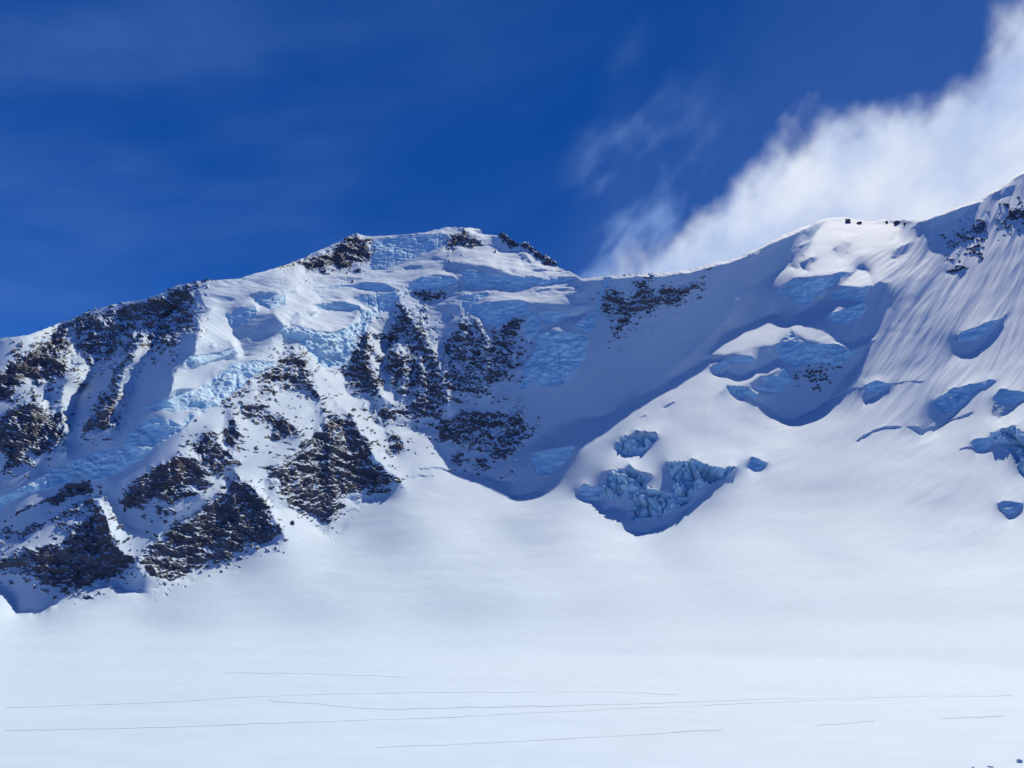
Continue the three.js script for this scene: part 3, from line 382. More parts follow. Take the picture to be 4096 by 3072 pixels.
// dip field
const slope = new Float32Array(NN), face = new Float32Array(NN), trust = new Float32Array(NN).fill(1);
{ // coarse inverse-distance blend, then read bilinearly
  const GX = 110, GY = 50, gs = new Float32Array(GX * GY), gf = new Float32Array(GX * GY);
  for (let y = 0; y < GY; y++) for (let x = 0; x < GX; x++) {
    const u = U0 + (U1 - U0) * x / (GX - 1), v = 500 + (V_BOT - 500) * y / (GY - 1); let w = 0, s = 0, f = 0;
    for (const c of DIP) { const d = ((u - c[0]) * 0.9) ** 2 + ((v - c[1]) * 1.25) ** 2 + 2500, k = 1 / (d * d); w += k; s += k * c[2]; f += k * c[3]; }
    gs[y * GX + x] = s / w; gf[y * GX + x] = f / w;
  }
  const rd = (g, x, y) => { const xi = clamp(Math.floor(x), 0, GX - 2), yi = clamp(Math.floor(y), 0, GY - 2), a = x - xi, b = y - yi, o = yi * GX + xi; return mix(mix(g[o], g[o + 1], a), mix(g[o + GX], g[o + GX + 1], a), b); };
  for (let j = 0; j < NV; j++) for (let i = 0; i < NU; i++) {
    const n = j * NU + i, v = vOf[n], u = uOf[i], x = (u - U0) / (U1 - U0) * (GX - 1), y = (v - 500) / (V_BOT - 500) * (GY - 1);
    let s = rd(gs, x, y), f = rd(gf, x, y);
    // level glacier in front, with a soft lip at about v 2640
    const lip = 2640 + (u - 2048) * 0.016 + 16 * Math.sin(u / 600);
    const bank = sstep(1500, 2600, u); let low = v > lip ? mix(0.5, 0.2, sstep(lip, lip + 200, v)) : mix(mix(3.0, 8.5, bank), mix(7, 6, bank), sstep(lip - 40, lip - 170, v));
    if (v > lip - 24 && v < lip) low = mix(mix(3.0, 8.5, bank), 0.5, sstep(lip - 24, lip, v));
    const t = sstep(2420, 2560, v); s = mix(s, low, t); f *= 1 - t;
    slope[n] = s; face[n] = f;
  }
}
for (const [sh, a, s, f, fe, tr] of FACE) {
  const p = pts(sh, a);
  eachNear(p, fe + 20, (n, u, v) => {
    const wk = sh === 'M' ? 1.2 : 0.7, x = u + warpX(u, v) * wk, y = v + warpY(u, v) * wk, ins = inside(p, x, y), d = lineDist(p, x, y, true)[0];
    const w = sstep(-fe, fe, ins ? d : -d); if (w <= 0) return;
    slope[n] = mix(slope[n], s, w); face[n] = mix(face[n], f, w); trust[n] = mix(trust[n], tr ?? (s > 50 ? 7 : 3), w);
  });
}
for (const [sh, a, w, turn, least] of CREST) {
  const p = pts(sh, a);
  eachNear(p, w, (n, u, v) => {
    const x = u + warpX(u, v) * 0.8, y = v + warpY(u, v) * 0.5, [d, side] = lineDist(p, x, y, false); if (d > w) return;
    const k = Math.pow(1 - d / w, 0.6);
    face[n] = clamp(face[n] + side * turn * k, -72, 72); slope[n] = Math.max(slope[n], mix(slope[n], least, k)); trust[n] = Math.max(trust[n], 1 + 3 * k);
  });
}
// things on the mountain: 0 = snow, 1.. = rocks then ice
const idOf = new Int16Array(NN), coverOf = new Float32Array(NN), roughOf = new Float32Array(NN), deepOf = new Float32Array(NN);
ICE.forEach(([, , sh, a, s, f, rough], k) => {
  const p = pts(sh, a);
  eachNear(p, 34, (n, u, v) => {
    const jag = rough >= 7.5 ? 1.15 : 0.5, x = u + warpX(u, v) * jag, y = v + warpY(u, v) * jag, d = lineDist(p, x, y, true)[0];
    if (inside(p, x, y)) { slope[n] = s + 2; face[n] = face[n] * 0.3 + f - 12; idOf[n] = 1 + ROCK.length + k; roughOf[n] = rough; deepOf[n] = sstep(0, 16, d); trust[n] = rough >= 7.5 ? 14 : 8; }
    else if (v < 0) slope[n] = s;
  });
});
ROCK.forEach(([, , sh, a, s, f, cover], k) => {
  const p = pts(sh, a);
  eachNear(p, 86, (n, u, v) => {
    const x = u + warpX(u, v) * 1.5, y = v + warpY(u, v) * 1.4, ins = inside(p, x, y), d = lineDist(p, x, y, true)[0];
    if (!ins) {                                             // scattered ribs and boulders outside the main outline
      if (idOf[n] || cover < 0.12 || d > 66) return;
      const q = noise(u / 15, v / 8, 4.4) * 0.7 + noise(u / 34, v / 20, 9.4) * 0.6; if (q < 0.17 + d / 66 * 0.36) return;
      idOf[n] = 1 + k; coverOf[n] = cover * 0.6; deepOf[n] = 0.35; slope[n] = mix(slope[n], 60, 0.5); return;
    }
    slope[n] = mix(slope[n], Math.max(s, slope[n]), 0.92); face[n] = clamp(face[n] + f * 0.6, -72, 72);
    idOf[n] = 1 + k; coverOf[n] = cover; deepOf[n] = sstep(0, 22, d); trust[n] = Math.max(trust[n], v > 1800 ? 20 : 9);
  });
});
for (const [sh, a, w] of CRACK) {
  const p = pts(sh, a);
  eachNear(p, w * 2, (n, u, v) => { const y = v + warpY(u, v) * 0.4, d = lineDist(p, u, y, false)[0]; if (d < w * (0.42 + 0.3 * noise(u / 30, v / 30, 6)) && !idOf[n]) { slope[n] = 80; trust[n] = 10; } });
}
// sunlit lip of the cornices along the skyline
for (let i = 0; i < NU; i++) {
  const u = uOf[i], top = skylineV(u), th = 9 + 5 * noise(u / 70, 3, 5) + (u > 2330 && u < 3300 ? 3 : 0) + (u < 900 && u > 300 ? 5 : 0);
  for (let j = 0; j < 80; j++) { const n = j * NU + i; if (vOf[n] - top > th) break; if (idOf[n]) continue; slope[n] = Math.min(slope[n], 37); face[n] = mix(face[n], 12, 0.6); }
}

// ---------------------------------------------------------------- solve the horizontal distance from the dip field
const gA = new Float32Array(NN), gE = new Float32Array(NN);
for (let n = 0; n < NN; n++) {
  const s = slope[n] * D2R, f = face[n] * D2R + Az[n] * 0, nx = Math.sin(s) * Math.sin(f), ny = Math.cos(s), nz = Math.sin(s) * Math.cos(f);
  const ca = Math.cos(Az[n]), sa = Math.sin(Az[n]);
  const nr = nx * ca + nz * sa, nt = -nx * sa + nz * ca, te = Math.tan(El[n]);
  const D = Math.max(nt - ny * te, 0.075);
  gA[n] = clamp(nr / D, -5, 5); gE[n] = Math.min(ny * (1 + te * te) / D, 60);
}
const rho = new Float64Array(NN);
{
  const dH = new Float32Array(NN), dV = new Float32Array(NN), wH = new Float32Array(NN), wV = new Float32Array(NN);
    for (let j = 0; j < NV; j++) for (let i = 0; i < NU; i++) {
    const n = j * NU + i;
    const du = i + 1 < NU ? uOf[i + 1] - uOf[i] : uOf[i] - uOf[i - 1];
    const hv = (j + 1 < NV ? vOf[n + NU] - vOf[n] : vOf[n] - vOf[n - NU]);
    if (i + 1 < NU) { const m = n + 1; dH[n] = 0.5 * (gA[n] + gA[m]) * (Az[m] - Az[n]) + 0.5 * (gE[n] + gE[m]) * (El[m] - El[n]); wH[n] = hv / du * (trust[n] + trust[m]) / 2; }
    if (j + 1 < NV) { const m = n + NU; dV[n] = 0.5 * (gA[n] + gA[m]) * (Az[m] - Az[n]) + 0.5 * (gE[n] + gE[m]) * (El[m] - El[n]); wV[n] = du / hv * (trust[n] + trust[m]) / 2; }
  }
  const flat = n => Math.log((EYE) / Math.tan(-El[n]));
  const jFix = NV - 18;                                     // the nearest rows lie on the level glacier
  for (let i = 0; i < NU; i++) for (let j = NV - 1; j >= 0; j--) { const n = j * NU + i; rho[n] = j >= jFix ? flat(n) : rho[n + NU] - dV[n]; }
  // even out the start across columns
  const sm = new Float64Array(NU);
  for (let j = 0; j < jFix; j++) { for (let pass = 0; pass < 2; pass++) { const R = 32; let acc = 0; for (let i = 0; i < NU; i++) sm[i] = rho[j * NU + i]; for (let i = 0; i < NU; i++) { let c = 0; acc = 0; for (let k = -R; k <= R; k += 2) { const q = i + k; if (q >= 0 && q < NU) { acc += sm[q]; c++; } } rho[j * NU + i] = acc / c; } } }
  // least squares by block relaxation over a pyramid of coarser corrections
  function relax(iters, om) {
    for (let it = 0; it < iters; it++) for (let par = 0; par < 2; par++) for (let j = 0; j < jFix; j++) {
      const b = j * NU;
      for (let i = (j + par) & 1; i < NU; i += 2) {
        const n = b + i; let w = 0, s = 0, k;
        if (i > 0) { k = wH[n - 1]; w += k; s += k * (rho[n - 1] + dH[n - 1]); }
        if (i + 1 < NU) { k = wH[n]; w += k; s += k * (rho[n + 1] - dH[n]); }
        if (j > 0) { k = wV[n - NU]; w += k; s += k * (rho[n - NU] + dV[n - NU]); }
        k = wV[n]; w += k; s += k * (rho[n + NU] - dV[n]);
        rho[n] += om * (s / w - rho[n]);
      }
    }
  }
  function coarse(B, iters) {      // piecewise-constant block corrections
    const bx = Math.ceil(NU / B), by = Math.ceil(jFix / B), c = new Float64Array(bx * by), res = new Float64Array(bx * by), kh = new Float64Array(bx * by), kv = new Float64Array(bx * by), fix = new Float64Array(bx * by);
    for (let j = 0; j < jFix; j++) for (let i = 0; i < NU; i++) {
      const n = j * NU + i, q = Math.floor(j / B) * bx + Math.floor(i / B);
      if (i + 1 < NU) { const q2 = Math.floor(j / B) * bx + Math.floor((i + 1) / B); if (q2 !== q) { const r = wH[n] * (rho[n + 1] - rho[n] - dH[n]); res[q] += r; res[q2] -= r; kh[q] += wH[n]; } }
      if (j + 1 < jFix) { const q2 = Math.floor((j + 1) / B) * bx + Math.floor(i / B); if (q2 !== q) { const r = wV[n] * (rho[n + NU] - rho[n] - dV[n]); res[q] += r; res[q2] -= r; kv[q] += wV[n]; } }
      else { const r = wV[n] * (rho[n + NU] - rho[n] - dV[n]); res[q] += r; fix[q] += wV[n]; }
    }
    for (let it = 0; it < iters; it++) for (let y = 0; y < by; y++) for (let x = 0; x < bx; x++) {
      const q = y * bx + x; let w = fix[q], s = res[q];
      if (x > 0) { w += kh[q - 1]; s += kh[q - 1] * c[q - 1]; } if (x + 1 < bx) { w += kh[q]; s += kh[q] * c[q + 1]; }
      if (y > 0) { w += kv[q - bx]; s += kv[q - bx] * c[q - bx]; } if (y + 1 < by) { w += kv[q]; s += kv[q] * c[q + bx]; }
      if (w > 0) c[q] += 1.7 * (s / w - c[q]);
    }
    for (let j = 0; j < jFix; j++) for (let i = 0; i < NU; i++) {
      const fx = clamp((i + 0.5) / B - 0.5, 0, bx - 1.001), fy = clamp((j + 0.5) / B - 0.5, 0, by - 1.001), x = Math.floor(fx), y = Math.floor(fy), a = fx - x, d = fy - y, o = y * bx + x;
      const x2 = Math.min(x + 1, bx - 1) - x, y2 = (Math.min(y + 1, by - 1) - y) * bx;
      rho[j * NU + i] += 0.62 * mix(mix(c[o], c[o + x2], a), mix(c[o + y2], c[o + x2 + y2], a), d);
    }
  }
  for (const [B, m] of [[80, 300], [40, 300], [20, 300], [12, 300], [6, 260], [80, 300], [40, 300], [20, 300], [12, 300], [6, 260], [3, 200]]) { relax(10, 1.3); coarse(B, m); }
  for (const [B, m] of [[80, 300], [40, 300], [20, 300], [12, 300], [6, 260], [80, 300], [40, 300], [20, 300], [12, 300], [6, 260], [3, 200]]) { relax(16, 1.3); coarse(B, m); }
  relax(170, 1.78); relax(8, 1);
}

// ---------------------------------------------------------------- node positions
const X = new Float32Array(NN), Y = new Float32Array(NN), Z = new Float32Array(NN);
for (let n = 0; n < NN; n++) { const d = Math.exp(rho[n]); X[n] = d * Math.sin(Az[n]); Z[n] = -d * Math.cos(Az[n]); Y[n] = EYE + d * Math.tan(El[n]); }
function nodeNormals() {
  const N = new Float32Array(NN * 3);
  for (let j = 0; j < NV; j++) for (let i = 0; i < NU; i++) {
    const n = j * NU + i, l = i > 0 ? n - 1 : n, r = i + 1 < NU ? n + 1 : n, t = j > 0 ? n - NU : n, b = j + 1 < NV ? n + NU : n;
    const ax = X[r] - X[l], ay = Y[r] - Y[l], az = Z[r] - Z[l], bx = X[t] - X[b], by = Y[t] - Y[b], bz = Z[t] - Z[b];
    let x = ay * bz - az * by, y = az * bx - ax * bz, z = ax * by - ay * bx; const L = Math.hypot(x, y, z) || 1;
    N[n * 3] = x / L; N[n * 3 + 1] = y / L; N[n * 3 + 2] = z / L;
  }
  return N;
}
const N0 = nodeNormals();
// relief: ledges on rock, blocks and fractures in ice, drifts and flutes in snow
const NR = ROCK.length;
const saw = t => { const q = t - Math.floor(t); return q < 0.8 ? 1 - q / 0.8 : (q - 0.8) / 0.2; };
for (let n = 0; n < NN; n++) {
  const id = idOf[n], x = X[n], y = Y[n], z = Z[n], d = Math.hypot(x, z), k = d / 1900; let h = 0, hx = N0[n * 3], hy = N0[n * 3 + 1], hz = N0[n * 3 + 2];
  const u = uOf[n % NU], v = vOf[n];
  if (id && id <= NR) {
    const wx = x + 14 * noise(x / 40, y / 40, z / 40), wz = z + 14 * noise(x / 40 + 5, y / 40, z / 40);
    const rib = ridged(wx / (62 * k), y / (150 * k), wz / (62 * k), 3) - 0.45, crag = ridged(x / (24 * k), y / (20 * k), z / (24 * k), 4) - 0.4;
    const dip = x * 0.10 + 16 * noise(x / 90, y / 70, z / 90) + 7 * noise(x / 22, y / 30, z / 22);
    const p1 = (y + dip) / (27 * k), p2 = (y + dip * 1.6) / (12 * k) + noise(x / 25, y / 25, z / 25) * 1.5;
    const m1 = sstep(-0.25, 0.3, noise(x / 45, y / 30, z / 45)), m2 = sstep(-0.2, 0.35, noise(x / 20 + 8, y / 16, z / 20));
    h = (rib * 15 + crag * 10 + (saw(p1) - 0.5) * 9 * m1 + (saw(p2) - 0.5) * 5.5 * m2 + (saw(p2 * 2.1 + 0.4) - 0.5) * 2.6 + noise(x / 7, y / 5, z / 7) * 2.4 + noise(x / 3.4, y / 2.6, z / 3.4) * 1.1) * k * (0.2 + 0.8 * deepOf[n]);
  } else if (id) {
    const r = roughOf[n], rr = clamp((r - 6) / 3, 0, 1), w = worley(x / (40 * k), y / (44 * k), z / (40 * k)), w2 = worley(x / (18 * k) + 9, y / (22 * k), z / (18 * k));
    const crackv = sstep(0.06, 0, Math.abs(noise(x / (30 * k), y / (140 * k), z / (30 * k)))) * sstep(-0.1, 0.25, noise(x / 90, y / 60, z / 90));
    h = r * k * (0.25 + 0.75 * deepOf[n]) * (((w[2] - 0.5) * 1.6 - 0.8 * sstep(0.14, 0, w[1] - w[0]) + (w2[2] - 0.5) * 0.8 - 0.4 * sstep(0.14, 0, w2[1] - w2[0])) * rr + fbm(x / (70 * k), y / (60 * k), z / (70 * k), 4) * 2.6 + (saw((y + 14 * noise(x / 40, y / 40, z / 40)) / (30 * k)) - 0.5) * 0.45 * sstep(-0.2, 0.2, noise(x / 60, y / 50, z / 60)) - crackv * 0.7 + noise(x / 16, y / 9, z / 16) * 0.5 + noise(x / 6, y / 5, z / 6) * 0.25);
  } else {
    // flutes run down the fall line
    const steep = sstep(22, 44, slope[n]);
    const fr = (0.60 * x + 0.80 * z), far = (-0.80 * x + 0.60 * z), right = sstep(3150, 3600, u + (v - 1200) * 0.5);
    const fluteR = noise(fr / 40, y / 420, far / 330) * 1.1 + noise(fr / 17, y / 260, far / 190) * 0.6 + noise(fr / 8, y / 120, far / 90) * 0.22;
    const fluteC = noise(x / 26, y / 90, z / 90) * 0.3 + noise(x / 11, y / 40, z / 40) * 0.14;
    const wide = fbm(x / 190, y / 190, z / 150, 2) * 5.5, side = sstep(1900, 2700, u);
    const swept = noise(fr / 46, y / 200, far / 210) * 1.1 + noise(fr / 19, y / 90, far / 90) * 0.6 + noise(fr / 9, y / 40, far / 40) * 0.26;
    const drift = wide + mix(noise(x / 52, y / 52, z / 52) * 0.9 + noise(x / 24, y / 24, z / 24) * 0.4 + noise(x / 11, y / 11, z / 11) * 0.16, swept, side) * (1 - steep);
    h = mix(fluteC, (fluteR * 2.0 - Math.abs(noise(fr / 24 + 3, y / 300, far / 240)) * 2.6 - Math.abs(noise(fr / 11, y / 160, far / 120)) * 1.0), right) * steep * 1.1 + drift * sstep(2600, 2350, v) * 0.8;
    if (v > 2380) h += sstep(2380, 2600, v) * (fbm(x / 110, 3, z / 42, 4) * 1.3 + noise(x / 16, 9, z / 5) * 0.07);
    // broken steps of the hanging glacier
    if (v < 1560 && u > 700 && u < 2400) {
      const t = sstep(1560, 1400, v) * sstep(700, 900, u) * sstep(2400, 2300, u), yy = y + x * 0.12 + 60 * fbm(x / 230, y / 300, z / 230, 3) + 8 * noise(x / 30, y / 30, z / 30);
      const m = sstep(-0.08, 0.25, noise(x / 150, y / 70, z / 150)), m2 = sstep(0.0, 0.3, noise(x / 70 + 4, y / 40, z / 70));
      h += t * ((saw(yy / 95) - 0.5) * 9 * m * m2 + fbm(x / 110, y / 80, z / 110, 4) * 10 + fbm(x / 22, y / 14, z / 22, 3) * 1.6 * m);
    }
  }
  if (vOf[n] - skylineV(u) < 12 && id > NR) h *= 0.4;
  if (id === 0 && v < 1500) { const e = sstep(26, 4, v - skylineV(u)); if (e > 0) h += e * (fbm(x / 34, 2, z / 34, 3) * 7 + noise(x / 9, 5, z / 9) * 1.2) * 0.6; }
  X[n] += hx * h; Y[n] += hy * h; Z[n] += hz * h;
}
const N1 = nodeNormals();

// ---------------------------------------------------------------- materials
const rgb = (r, g, b) => new THREE.Color().setRGB(r, g, b);
const snowMat = new THREE.MeshStandardMaterial({ color: 0xffffff, vertexColors: true, roughness: 0.82 });
const iceMat = new THREE.MeshPhysicalMaterial({ color: 0xffffff, vertexColors: true, roughness: 0.75 });
const rockMat = new THREE.MeshStandardMaterial({ color: 0xffffff, vertexColors: true, roughness: 0.9 });
const SNOW = [0.43, 0.54, 0.67];
function snowTone(x, y, z) { const t = 1 + 0.035 * noise(x / 9, y / 9, z / 9) + 0.03 * noise(x / 60, y / 60, z / 60); return [SNOW[0] * t, SNOW[1] * t, Math.min(0.97, SNOW[2] * t)]; }
function iceTone(x, y, z) { const t = clamp(0.5 + fbm(x / 24, y / 9, z / 24, 5) * 1.7, 0, 1), g = sstep(0.05, 0.4, fbm(x / 50 + 3, y / 22, z / 50, 4)); return [mix(mix(0.26, 0.47, t), 0.26, g * 0.6), mix(mix(0.50, 0.68, t), 0.40, g * 0.6), mix(mix(0.70, 0.84, t), 0.52, g * 0.6)]; }
function rockTone(x, y, z) { const t = clamp(0.5 + fbm(x / 45, y / 18, z / 45, 4) * 1.3, 0, 1), b = sstep(0.02, 0.3, fbm(x / 90 + 7, y / 60, z / 90, 3)), g = 1.15 * (0.7 + 0.6 * (0.5 + noise(x / 5, y / 4, z / 5))); return [mix(mix(0.030, 0.080, t), 0.095, b * 0.45) * g * 1.0, mix(mix(0.035, 0.086, t), 0.080, b * 0.3) * g, mix(mix(0.046, 0.104, t), 0.074, b * 0.3) * g * 1.15]; }

// ---------------------------------------------------------------- which cell is what
// kind: 0 snow slope, 1 glacier; things: 2*(id) rock/ice, 2*(id)+1 their snow cover
const cells = new Map(), score = new Map();
const push = (key, n) => { let a = cells.get(key); if (!a) cells.set(key, a = []); a.push(n); };
for (let j = 0; j + 1 < NV; j++) for (let i = 0; i + 1 < NU; i++) {
  const n = j * NU + i, id = idOf[n];
  if (!id) { push(vOf[n] > 2625 ? 1 : 0, n); continue; }
  const ny = (N1[n * 3 + 1] + N1[(n + 1) * 3 + 1] + N1[(n + NU) * 3 + 1] + N1[(n + NU + 1) * 3 + 1]) / 4;
  const x = X[n], y = Y[n], z = Z[n];
  if (id <= NR) { // snow lies on the flatter ledges first
    let a = score.get(id); if (!a) score.set(id, a = []);
    a.push([n, ny + noise(x / 8, y / 3, z / 8) * 0.42 + noise(x / 26, y / 13, z / 26) * 0.34 + 0.1 * (0.5 - deepOf[n])]);
  } else push(id * 2 + (ny + noise(x / 8, y / 4, z / 8) * 0.14 > 0.76 ? 1 : 0), n);
}
for (const [id, a] of score) { a.sort((p, q) => q[1] - p[1]); const cut = Math.round(a.length * clamp(ROCK[id - 1][6] + 0.18, 0, 0.76)); a.forEach(([n], k) => push(id * 2 + (k < cut ? 1 : 0), n)); }
function makeMesh(list, tone, mat, origin) {
  const map = new Map(), pos = [], nor = [], col = [], uv = [], idx = [];
  const at = n => { let k = map.get(n); if (k === undefined) { k = map.size; map.set(n, k); pos.push(X[n] - origin[0], Y[n] - origin[1], Z[n] - origin[2]); nor.push(N1[n * 3], N1[n * 3 + 1], N1[n * 3 + 2]); const c = tone(X[n], Y[n], Z[n]); col.push(c[0], c[1], c[2]); uv.push(X[n] / 12, Z[n] / 12); } return k; };
  for (const n of list) { const a = at(n), b = at(n + 1), c = at(n + NU), d = at(n + NU + 1); idx.push(a, c, b, b, c, d); }
  const g = new THREE.BufferGeometry();
  g.setAttribute('position', new THREE.Float32BufferAttribute(pos, 3)); g.setAttribute('normal', new THREE.Float32BufferAttribute(nor, 3));
  g.setAttribute('color', new THREE.Float32BufferAttribute(col, 3)); g.setAttribute('uv', new THREE.Float32BufferAttribute(uv, 2)); g.setIndex(idx);
  const m = new THREE.Mesh(g, mat); m.castShadow = m.receiveShadow = true; return m;
}
const used = {};
function numbered(name) { const k = used[name] = (used[name] ?? -1) + 1; return k ? `${name}_${String(k).padStart(3, '0')}` : name; }

// snow slope and glacier (structure); the slope gets a far side so that the ridge is a ridge
const slopeMesh = makeMesh(cells.get(0), snowTone, snowMat, [0, 0, 0]); slopeMesh.name = 'snow_slope'; slopeMesh.userData = { kind: 'structure' }; scene.add(slopeMesh);
const glacierMesh = makeMesh(cells.get(1), snowTone, snowMat, [0, 0, 0]); glacierMesh.name = 'glacier'; glacierMesh.userData = { kind: 'structure' }; scene.add(glacierMesh);
{ // far side of the mountain
  const R = 16, pos = [], col = [], idx = [];
  for (let k = 0; k <= R; k++) for (let i = 0; i < NU; i++) {
    const n = i, d = Math.hypot(X[n], Z[n]), dist = k === 0 ? 0 : 6 * Math.pow(1.45, k - 1) * 1.4, fall = dist * mix(0.35, 0.95, Math.min(1, k / 6)), s = (d + dist) / d, r = k ? noise(X[n] / 40, k / 2, Z[n] / 40) * dist * 0.12 : 0;
    pos.push(X[n] * s, Math.max(Y[n] - fall + r, -60), Z[n] * s); const c = snowTone(X[n] * s, Y[n], Z[n] * s); col.push(...c);
    if (k && i) { const a = (k - 1) * NU + i - 1, b = a + 1, c2 = k * NU + i - 1, e = c2 + 1; idx.push(a, b, c2, b, e, c2); }
  }
  const g = new THREE.BufferGeometry(); g.setAttribute('position', new THREE.Float32BufferAttribute(pos, 3)); g.setAttribute('color', new THREE.Float32BufferAttribute(col, 3)); g.setIndex(idx); g.computeVertexNormals();
  const m = new THREE.Mesh(g, snowMat); m.name = 'mountain_far_side'; m.castShadow = m.receiveShadow = true; m.userData = { kind: 'structure' }; scene.add(m);
}
{ // the snow plain all round, a little below the surveyed glacier
  const g = new THREE.CircleGeometry(14000, 96); g.rotateX(-Math.PI / 2);
  const m = new THREE.Mesh(g, new THREE.MeshStandardMaterial({ color: rgb(...SNOW), roughness: 0.85 })); m.position.y = -2.5; m.name = 'snow_plain'; m.receiveShadow = true; m.userData = { kind: 'structure' }; scene.add(m);
}
function pieces(list) {                 // connected pieces of a set of cells
  const left = new Set(list), out = [];
  for (const n0 of list) {
    if (!left.has(n0)) continue; left.delete(n0); const piece = [n0];
    for (let q = 0; q < piece.length; q++) for (const m of [piece[q] - 1, piece[q] + 1, piece[q] - NU, piece[q] + NU, piece[q] - NU - 1, piece[q] - NU + 1, piece[q] + NU - 1, piece[q] + NU + 1]) if (left.has(m)) { left.delete(m); piece.push(m); }
    out.push(piece);
  }
  return out;
}
// rocks and ice, each a thing with its bare face and its snow cover
const THINGS = [...ROCK.map(r => [...r, 'rock']), ...ICE.map(r => [...r, 'ice'])];
THINGS.forEach((t, k) => {
  const bare = cells.get((k + 1) * 2), cover = cells.get((k + 1) * 2 + 1); if (!bare && !cover) return;
  const all = [...(bare || []), ...(cover || [])]; let low = all[0], sx = 0, sz = 0; for (const n of all) { if (Y[n] < Y[low]) low = n; sx += X[n]; sz += Z[n]; }
  const o = [sx / all.length, Y[low], sz / all.length], g = new THREE.Group(), rock = t[t.length - 1] === 'rock';
  g.name = numbered(t[0]); g.position.set(...o); g.userData = { label: t[1], category: rock ? 'rock' : 'ice' };
  const add = (list, name, tone, mat) => {
    const rest = [];
    for (const piece of pieces(list || [])) { if (piece.length < 110) { rest.push(...piece); continue; } const m = makeMesh(piece, tone, mat, o); m.name = name; g.add(m); }
    if (rest.length) { const m = makeMesh(rest, tone, mat, o); m.name = name + '_bits'; m.userData = { kind: 'stuff' }; g.add(m); }
  };
  add(bare, rock ? 'bare_rock' : 'bare_ice', rock ? rockTone : iceTone, rock ? rockMat : iceMat); add(cover, 'snow_patch', snowTone, snowMat);
  scene.add(g);
});

// ---------------------------------------------------------------- ground height at a point of the photo plane
function ground(u, v) {
  const fi = clamp(iOfU(u), 0, NU - 1.01), i = Math.floor(fi); let j = 0; while (j < NV - 2 && vOf[(j + 1) * NU + i] < v) j++;
  const n = j * NU + i, b = clamp((v - vOf[n]) / (vOf[n + NU] - vOf[n]), 0, 1), a = fi - i, q = A => mix(mix(A[n], A[n + 1], a), mix(A[n + NU], A[n + NU + 1], a), b);
  return new THREE.Vector3(q(X), q(Y), q(Z));
}
// ski tracks: a pressed furrow whose thrown-up rim stands on the far side
const TRACKS = [
  ['long ski track crossing the whole glacier, upper one', 'P', [20, 2832, 420, 2815, 760, 2802, 920, 2792, 1240, 2778, 1640, 2767, 2048, 2765, 2380, 2768, 2720, 2775], 0.9],
  ['ski track branching off below the upper long track', 'P', [1080, 2803, 1270, 2815, 1420, 2830, 1560, 2834, 1800, 2828, 2048, 2823, 2330, 2815, 2700, 2806, 3100, 2792, 3500, 2785, 4060, 2778], 0.8],
  ['ski track crossing the glacier, third from above', 'P', [20, 2922, 400, 2916, 800, 2903, 1200, 2890, 1560, 2878, 1800, 2866, 2100, 2851, 2500, 2832, 2900, 2815, 3250, 2802, 3480, 2795], 0.8],
  ['short dark piece of ski track right of centre', 'P', [3270, 2901, 3380, 2896, 3505, 2884], 1.0],
  ['short dark piece of ski track near the right edge', 'P', [3760, 2876, 3890, 2872, 4020, 2867], 1.0],
  ['faint dotted ski track in the near snow, lowest one', 'P', [1500, 2992, 1750, 2984, 1980, 2971, 2240, 2957, 2480, 2941, 2720, 2927, 2900, 2918], 0.7],
  ['faint ski track high on the glacier below the soft lip', 'P', [900, 2692, 1250, 2695, 1420, 2703, 1650, 2712], 0.7],
];
TRACKS.forEach(([label, sh, a, wide], q) => {
  const line = pts(sh, a), pos = [], idx = [], col = []; let count = 0, open = false;
  for (let k = 1; k < line.length; k++) {
    const [u0, v0] = line[k - 1], [u1, v1] = line[k], steps = Math.max(2, Math.round(Math.abs(u1 - u0) / 7));
    for (let t = 0; t < steps; t++) {
      const f = t / steps, u = mix(u0, u1, f), v = mix(v0, v1, f) + noise(u / 60, q * 3.1, 0.5) * 3, g = ground(u, v), d = Math.hypot(g.x, g.z), dx = g.x / d, dz = g.z / d;
      const strong = sstep(-0.35, 0.35, noise(u / 55, q * 7.7, 2) + noise(u / 16, q * 5.3, 4) * 0.8), hgt = wide * 0.11 * Math.max(0.16, strong * 1.2 - 0.2) , w = wide * (0.8 + 0.5 * noise(u / 12, q, 9));
      // cross-section away from the viewer: flat, furrow, rim, flat
      for (const [o, y] of [[-w, 0.02], [-w * 0.35, -0.02], [-0.05, hgt * 0.9], [w * 0.35, hgt], [w * 1.5, 0.0]]) { pos.push(g.x + dx * o, g.y + 0.03 + y, g.z + dz * o); const c = snowTone(g.x, y * 9, g.z); col.push(...c); }
      if (open) for (let c = 0; c < 4; c++) { const p = (count - 1) * 5 + c, r = count * 5 + c; idx.push(p, r, p + 1, p + 1, r, r + 1); }
      open = true; count++;
    }
  }
  const o = new THREE.Vector3(pos[0], pos[1], pos[2]); for (let k = 0; k < pos.length; k += 3) { pos[k] -= o.x; pos[k + 1] -= o.y; pos[k + 2] -= o.z; }
  const g = new THREE.BufferGeometry(); g.setAttribute('position', new THREE.Float32BufferAttribute(pos, 3)); g.setAttribute('color', new THREE.Float32BufferAttribute(col, 3)); g.setIndex(idx); g.computeVertexNormals();
  const m = new THREE.Mesh(g, snowMat); m.name = numbered('ski_track'); m.position.copy(o); m.castShadow = m.receiveShadow = true; m.userData = { label, category: 'track', group: 'ski tracks on the glacier' }; scene.add(m);
});
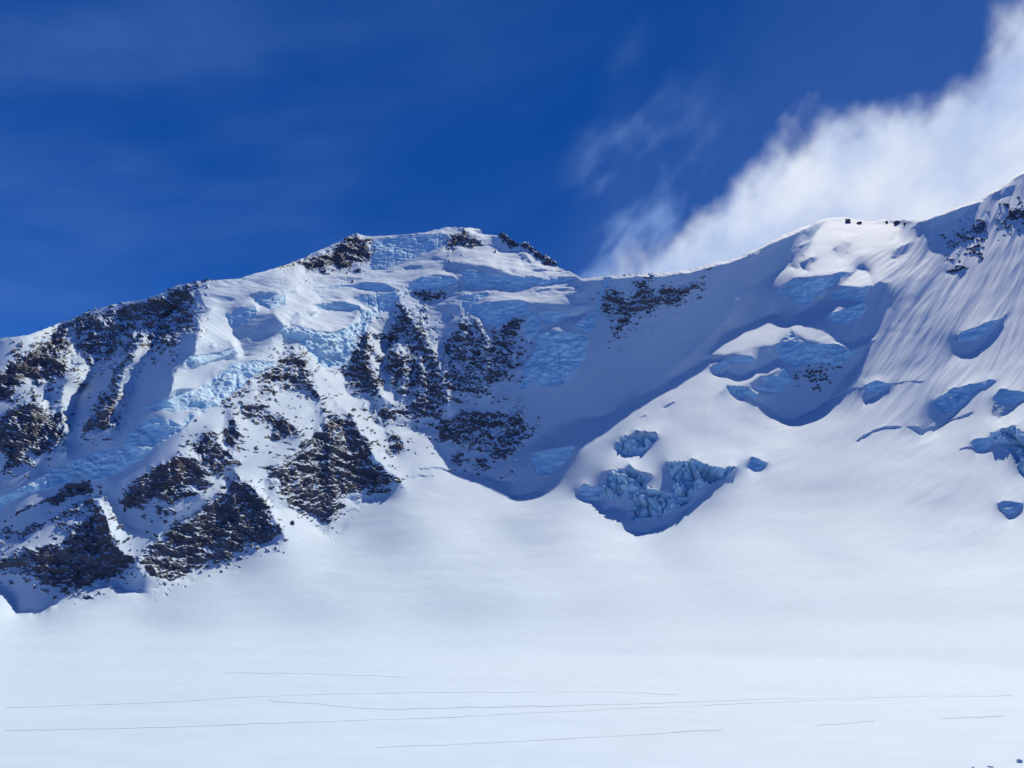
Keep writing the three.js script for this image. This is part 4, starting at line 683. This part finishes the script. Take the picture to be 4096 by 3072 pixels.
// single blocks: [name, label, category, u, v (base), width, height in plane units]
const BLOCKS = [
  ['summit_boulder', 'upright dark boulder on the snowy shoulder of the right skyline', 'rock', 3393, 877, 24, 24],
  ['summit_boulder', 'flat dark boulder right of the upright one on the right skyline', 'rock', 3437, 881, 28, 11],
  ['summit_boulder', 'small dark boulder in the dip of the right skyline', 'rock', 3547, 880, 13, 13],
  ['summit_boulder', 'wide dark boulder in the dip of the right skyline', 'rock', 3590, 883, 36, 17],
  ['summit_boulder', 'last low boulder before the right skyline rises', 'rock', 3618, 885, 20, 10],
  ['boulder', 'lone reddish boulder in the snow below the big central buttress', 'rock', 1168, 2086, 22, 22],
  ['snow_block', 'lumpy snow block in the lower right corner', 'snow', 4080, 3042, 26, 15],
  ['snow_block', 'flat snow crumb left of the corner block at the lower right', 'snow', 3962, 3058, 24, 8],
  ['snow_block', 'small snow crumb farthest left at the lower right edge', 'snow', 3893, 3062, 10, 7],
];
BLOCKS.forEach(([name, label, category, u, v, w, h], q) => {
  const p = ground(u, v + 12), k = p.clone().sub(camera.position).length() / F, g = new THREE.IcosahedronGeometry(1, 3), a = g.attributes.position, col = [];
  for (let i = 0; i < a.count; i++) {
    const x = a.getX(i), y = a.getY(i), z = a.getZ(i), wv = worley(x * 1.3 + q * 9, y * 1.3, z * 1.3), r = 0.85 + (wv[2] - 0.5) * 0.5 + noise(x * 2 + q, y * 2, z * 2) * 0.35;
    a.setXYZ(i, x * r * w * k * 0.42, (y * r * 0.5 + 0.26) * h * k * 0.9, z * r * w * k * 0.4);
    const c = category === 'rock' ? rockTone(p.x + x * 9, p.y + y * 9, p.z) : snowTone(x, y, z); col.push(...c);
  }
  g.setAttribute('color', new THREE.Float32BufferAttribute(col, 3)); g.computeVertexNormals();
  const m = new THREE.Mesh(g, category === 'rock' ? rockMat : snowMat); m.position.copy(p); m.rotation.y = q * 1.3; m.name = numbered(name); m.castShadow = m.receiveShadow = true; m.userData = { label, category }; scene.add(m);
});

// ---------------------------------------------------------------- draw
const renderer = new THREE.WebGLRenderer({ antialias: true });
renderer.shadowMap.enabled = true;
renderer.toneMapping = THREE.LinearToneMapping;
renderer.toneMappingExposure = EXPOSURE;
renderer.render(scene, camera);
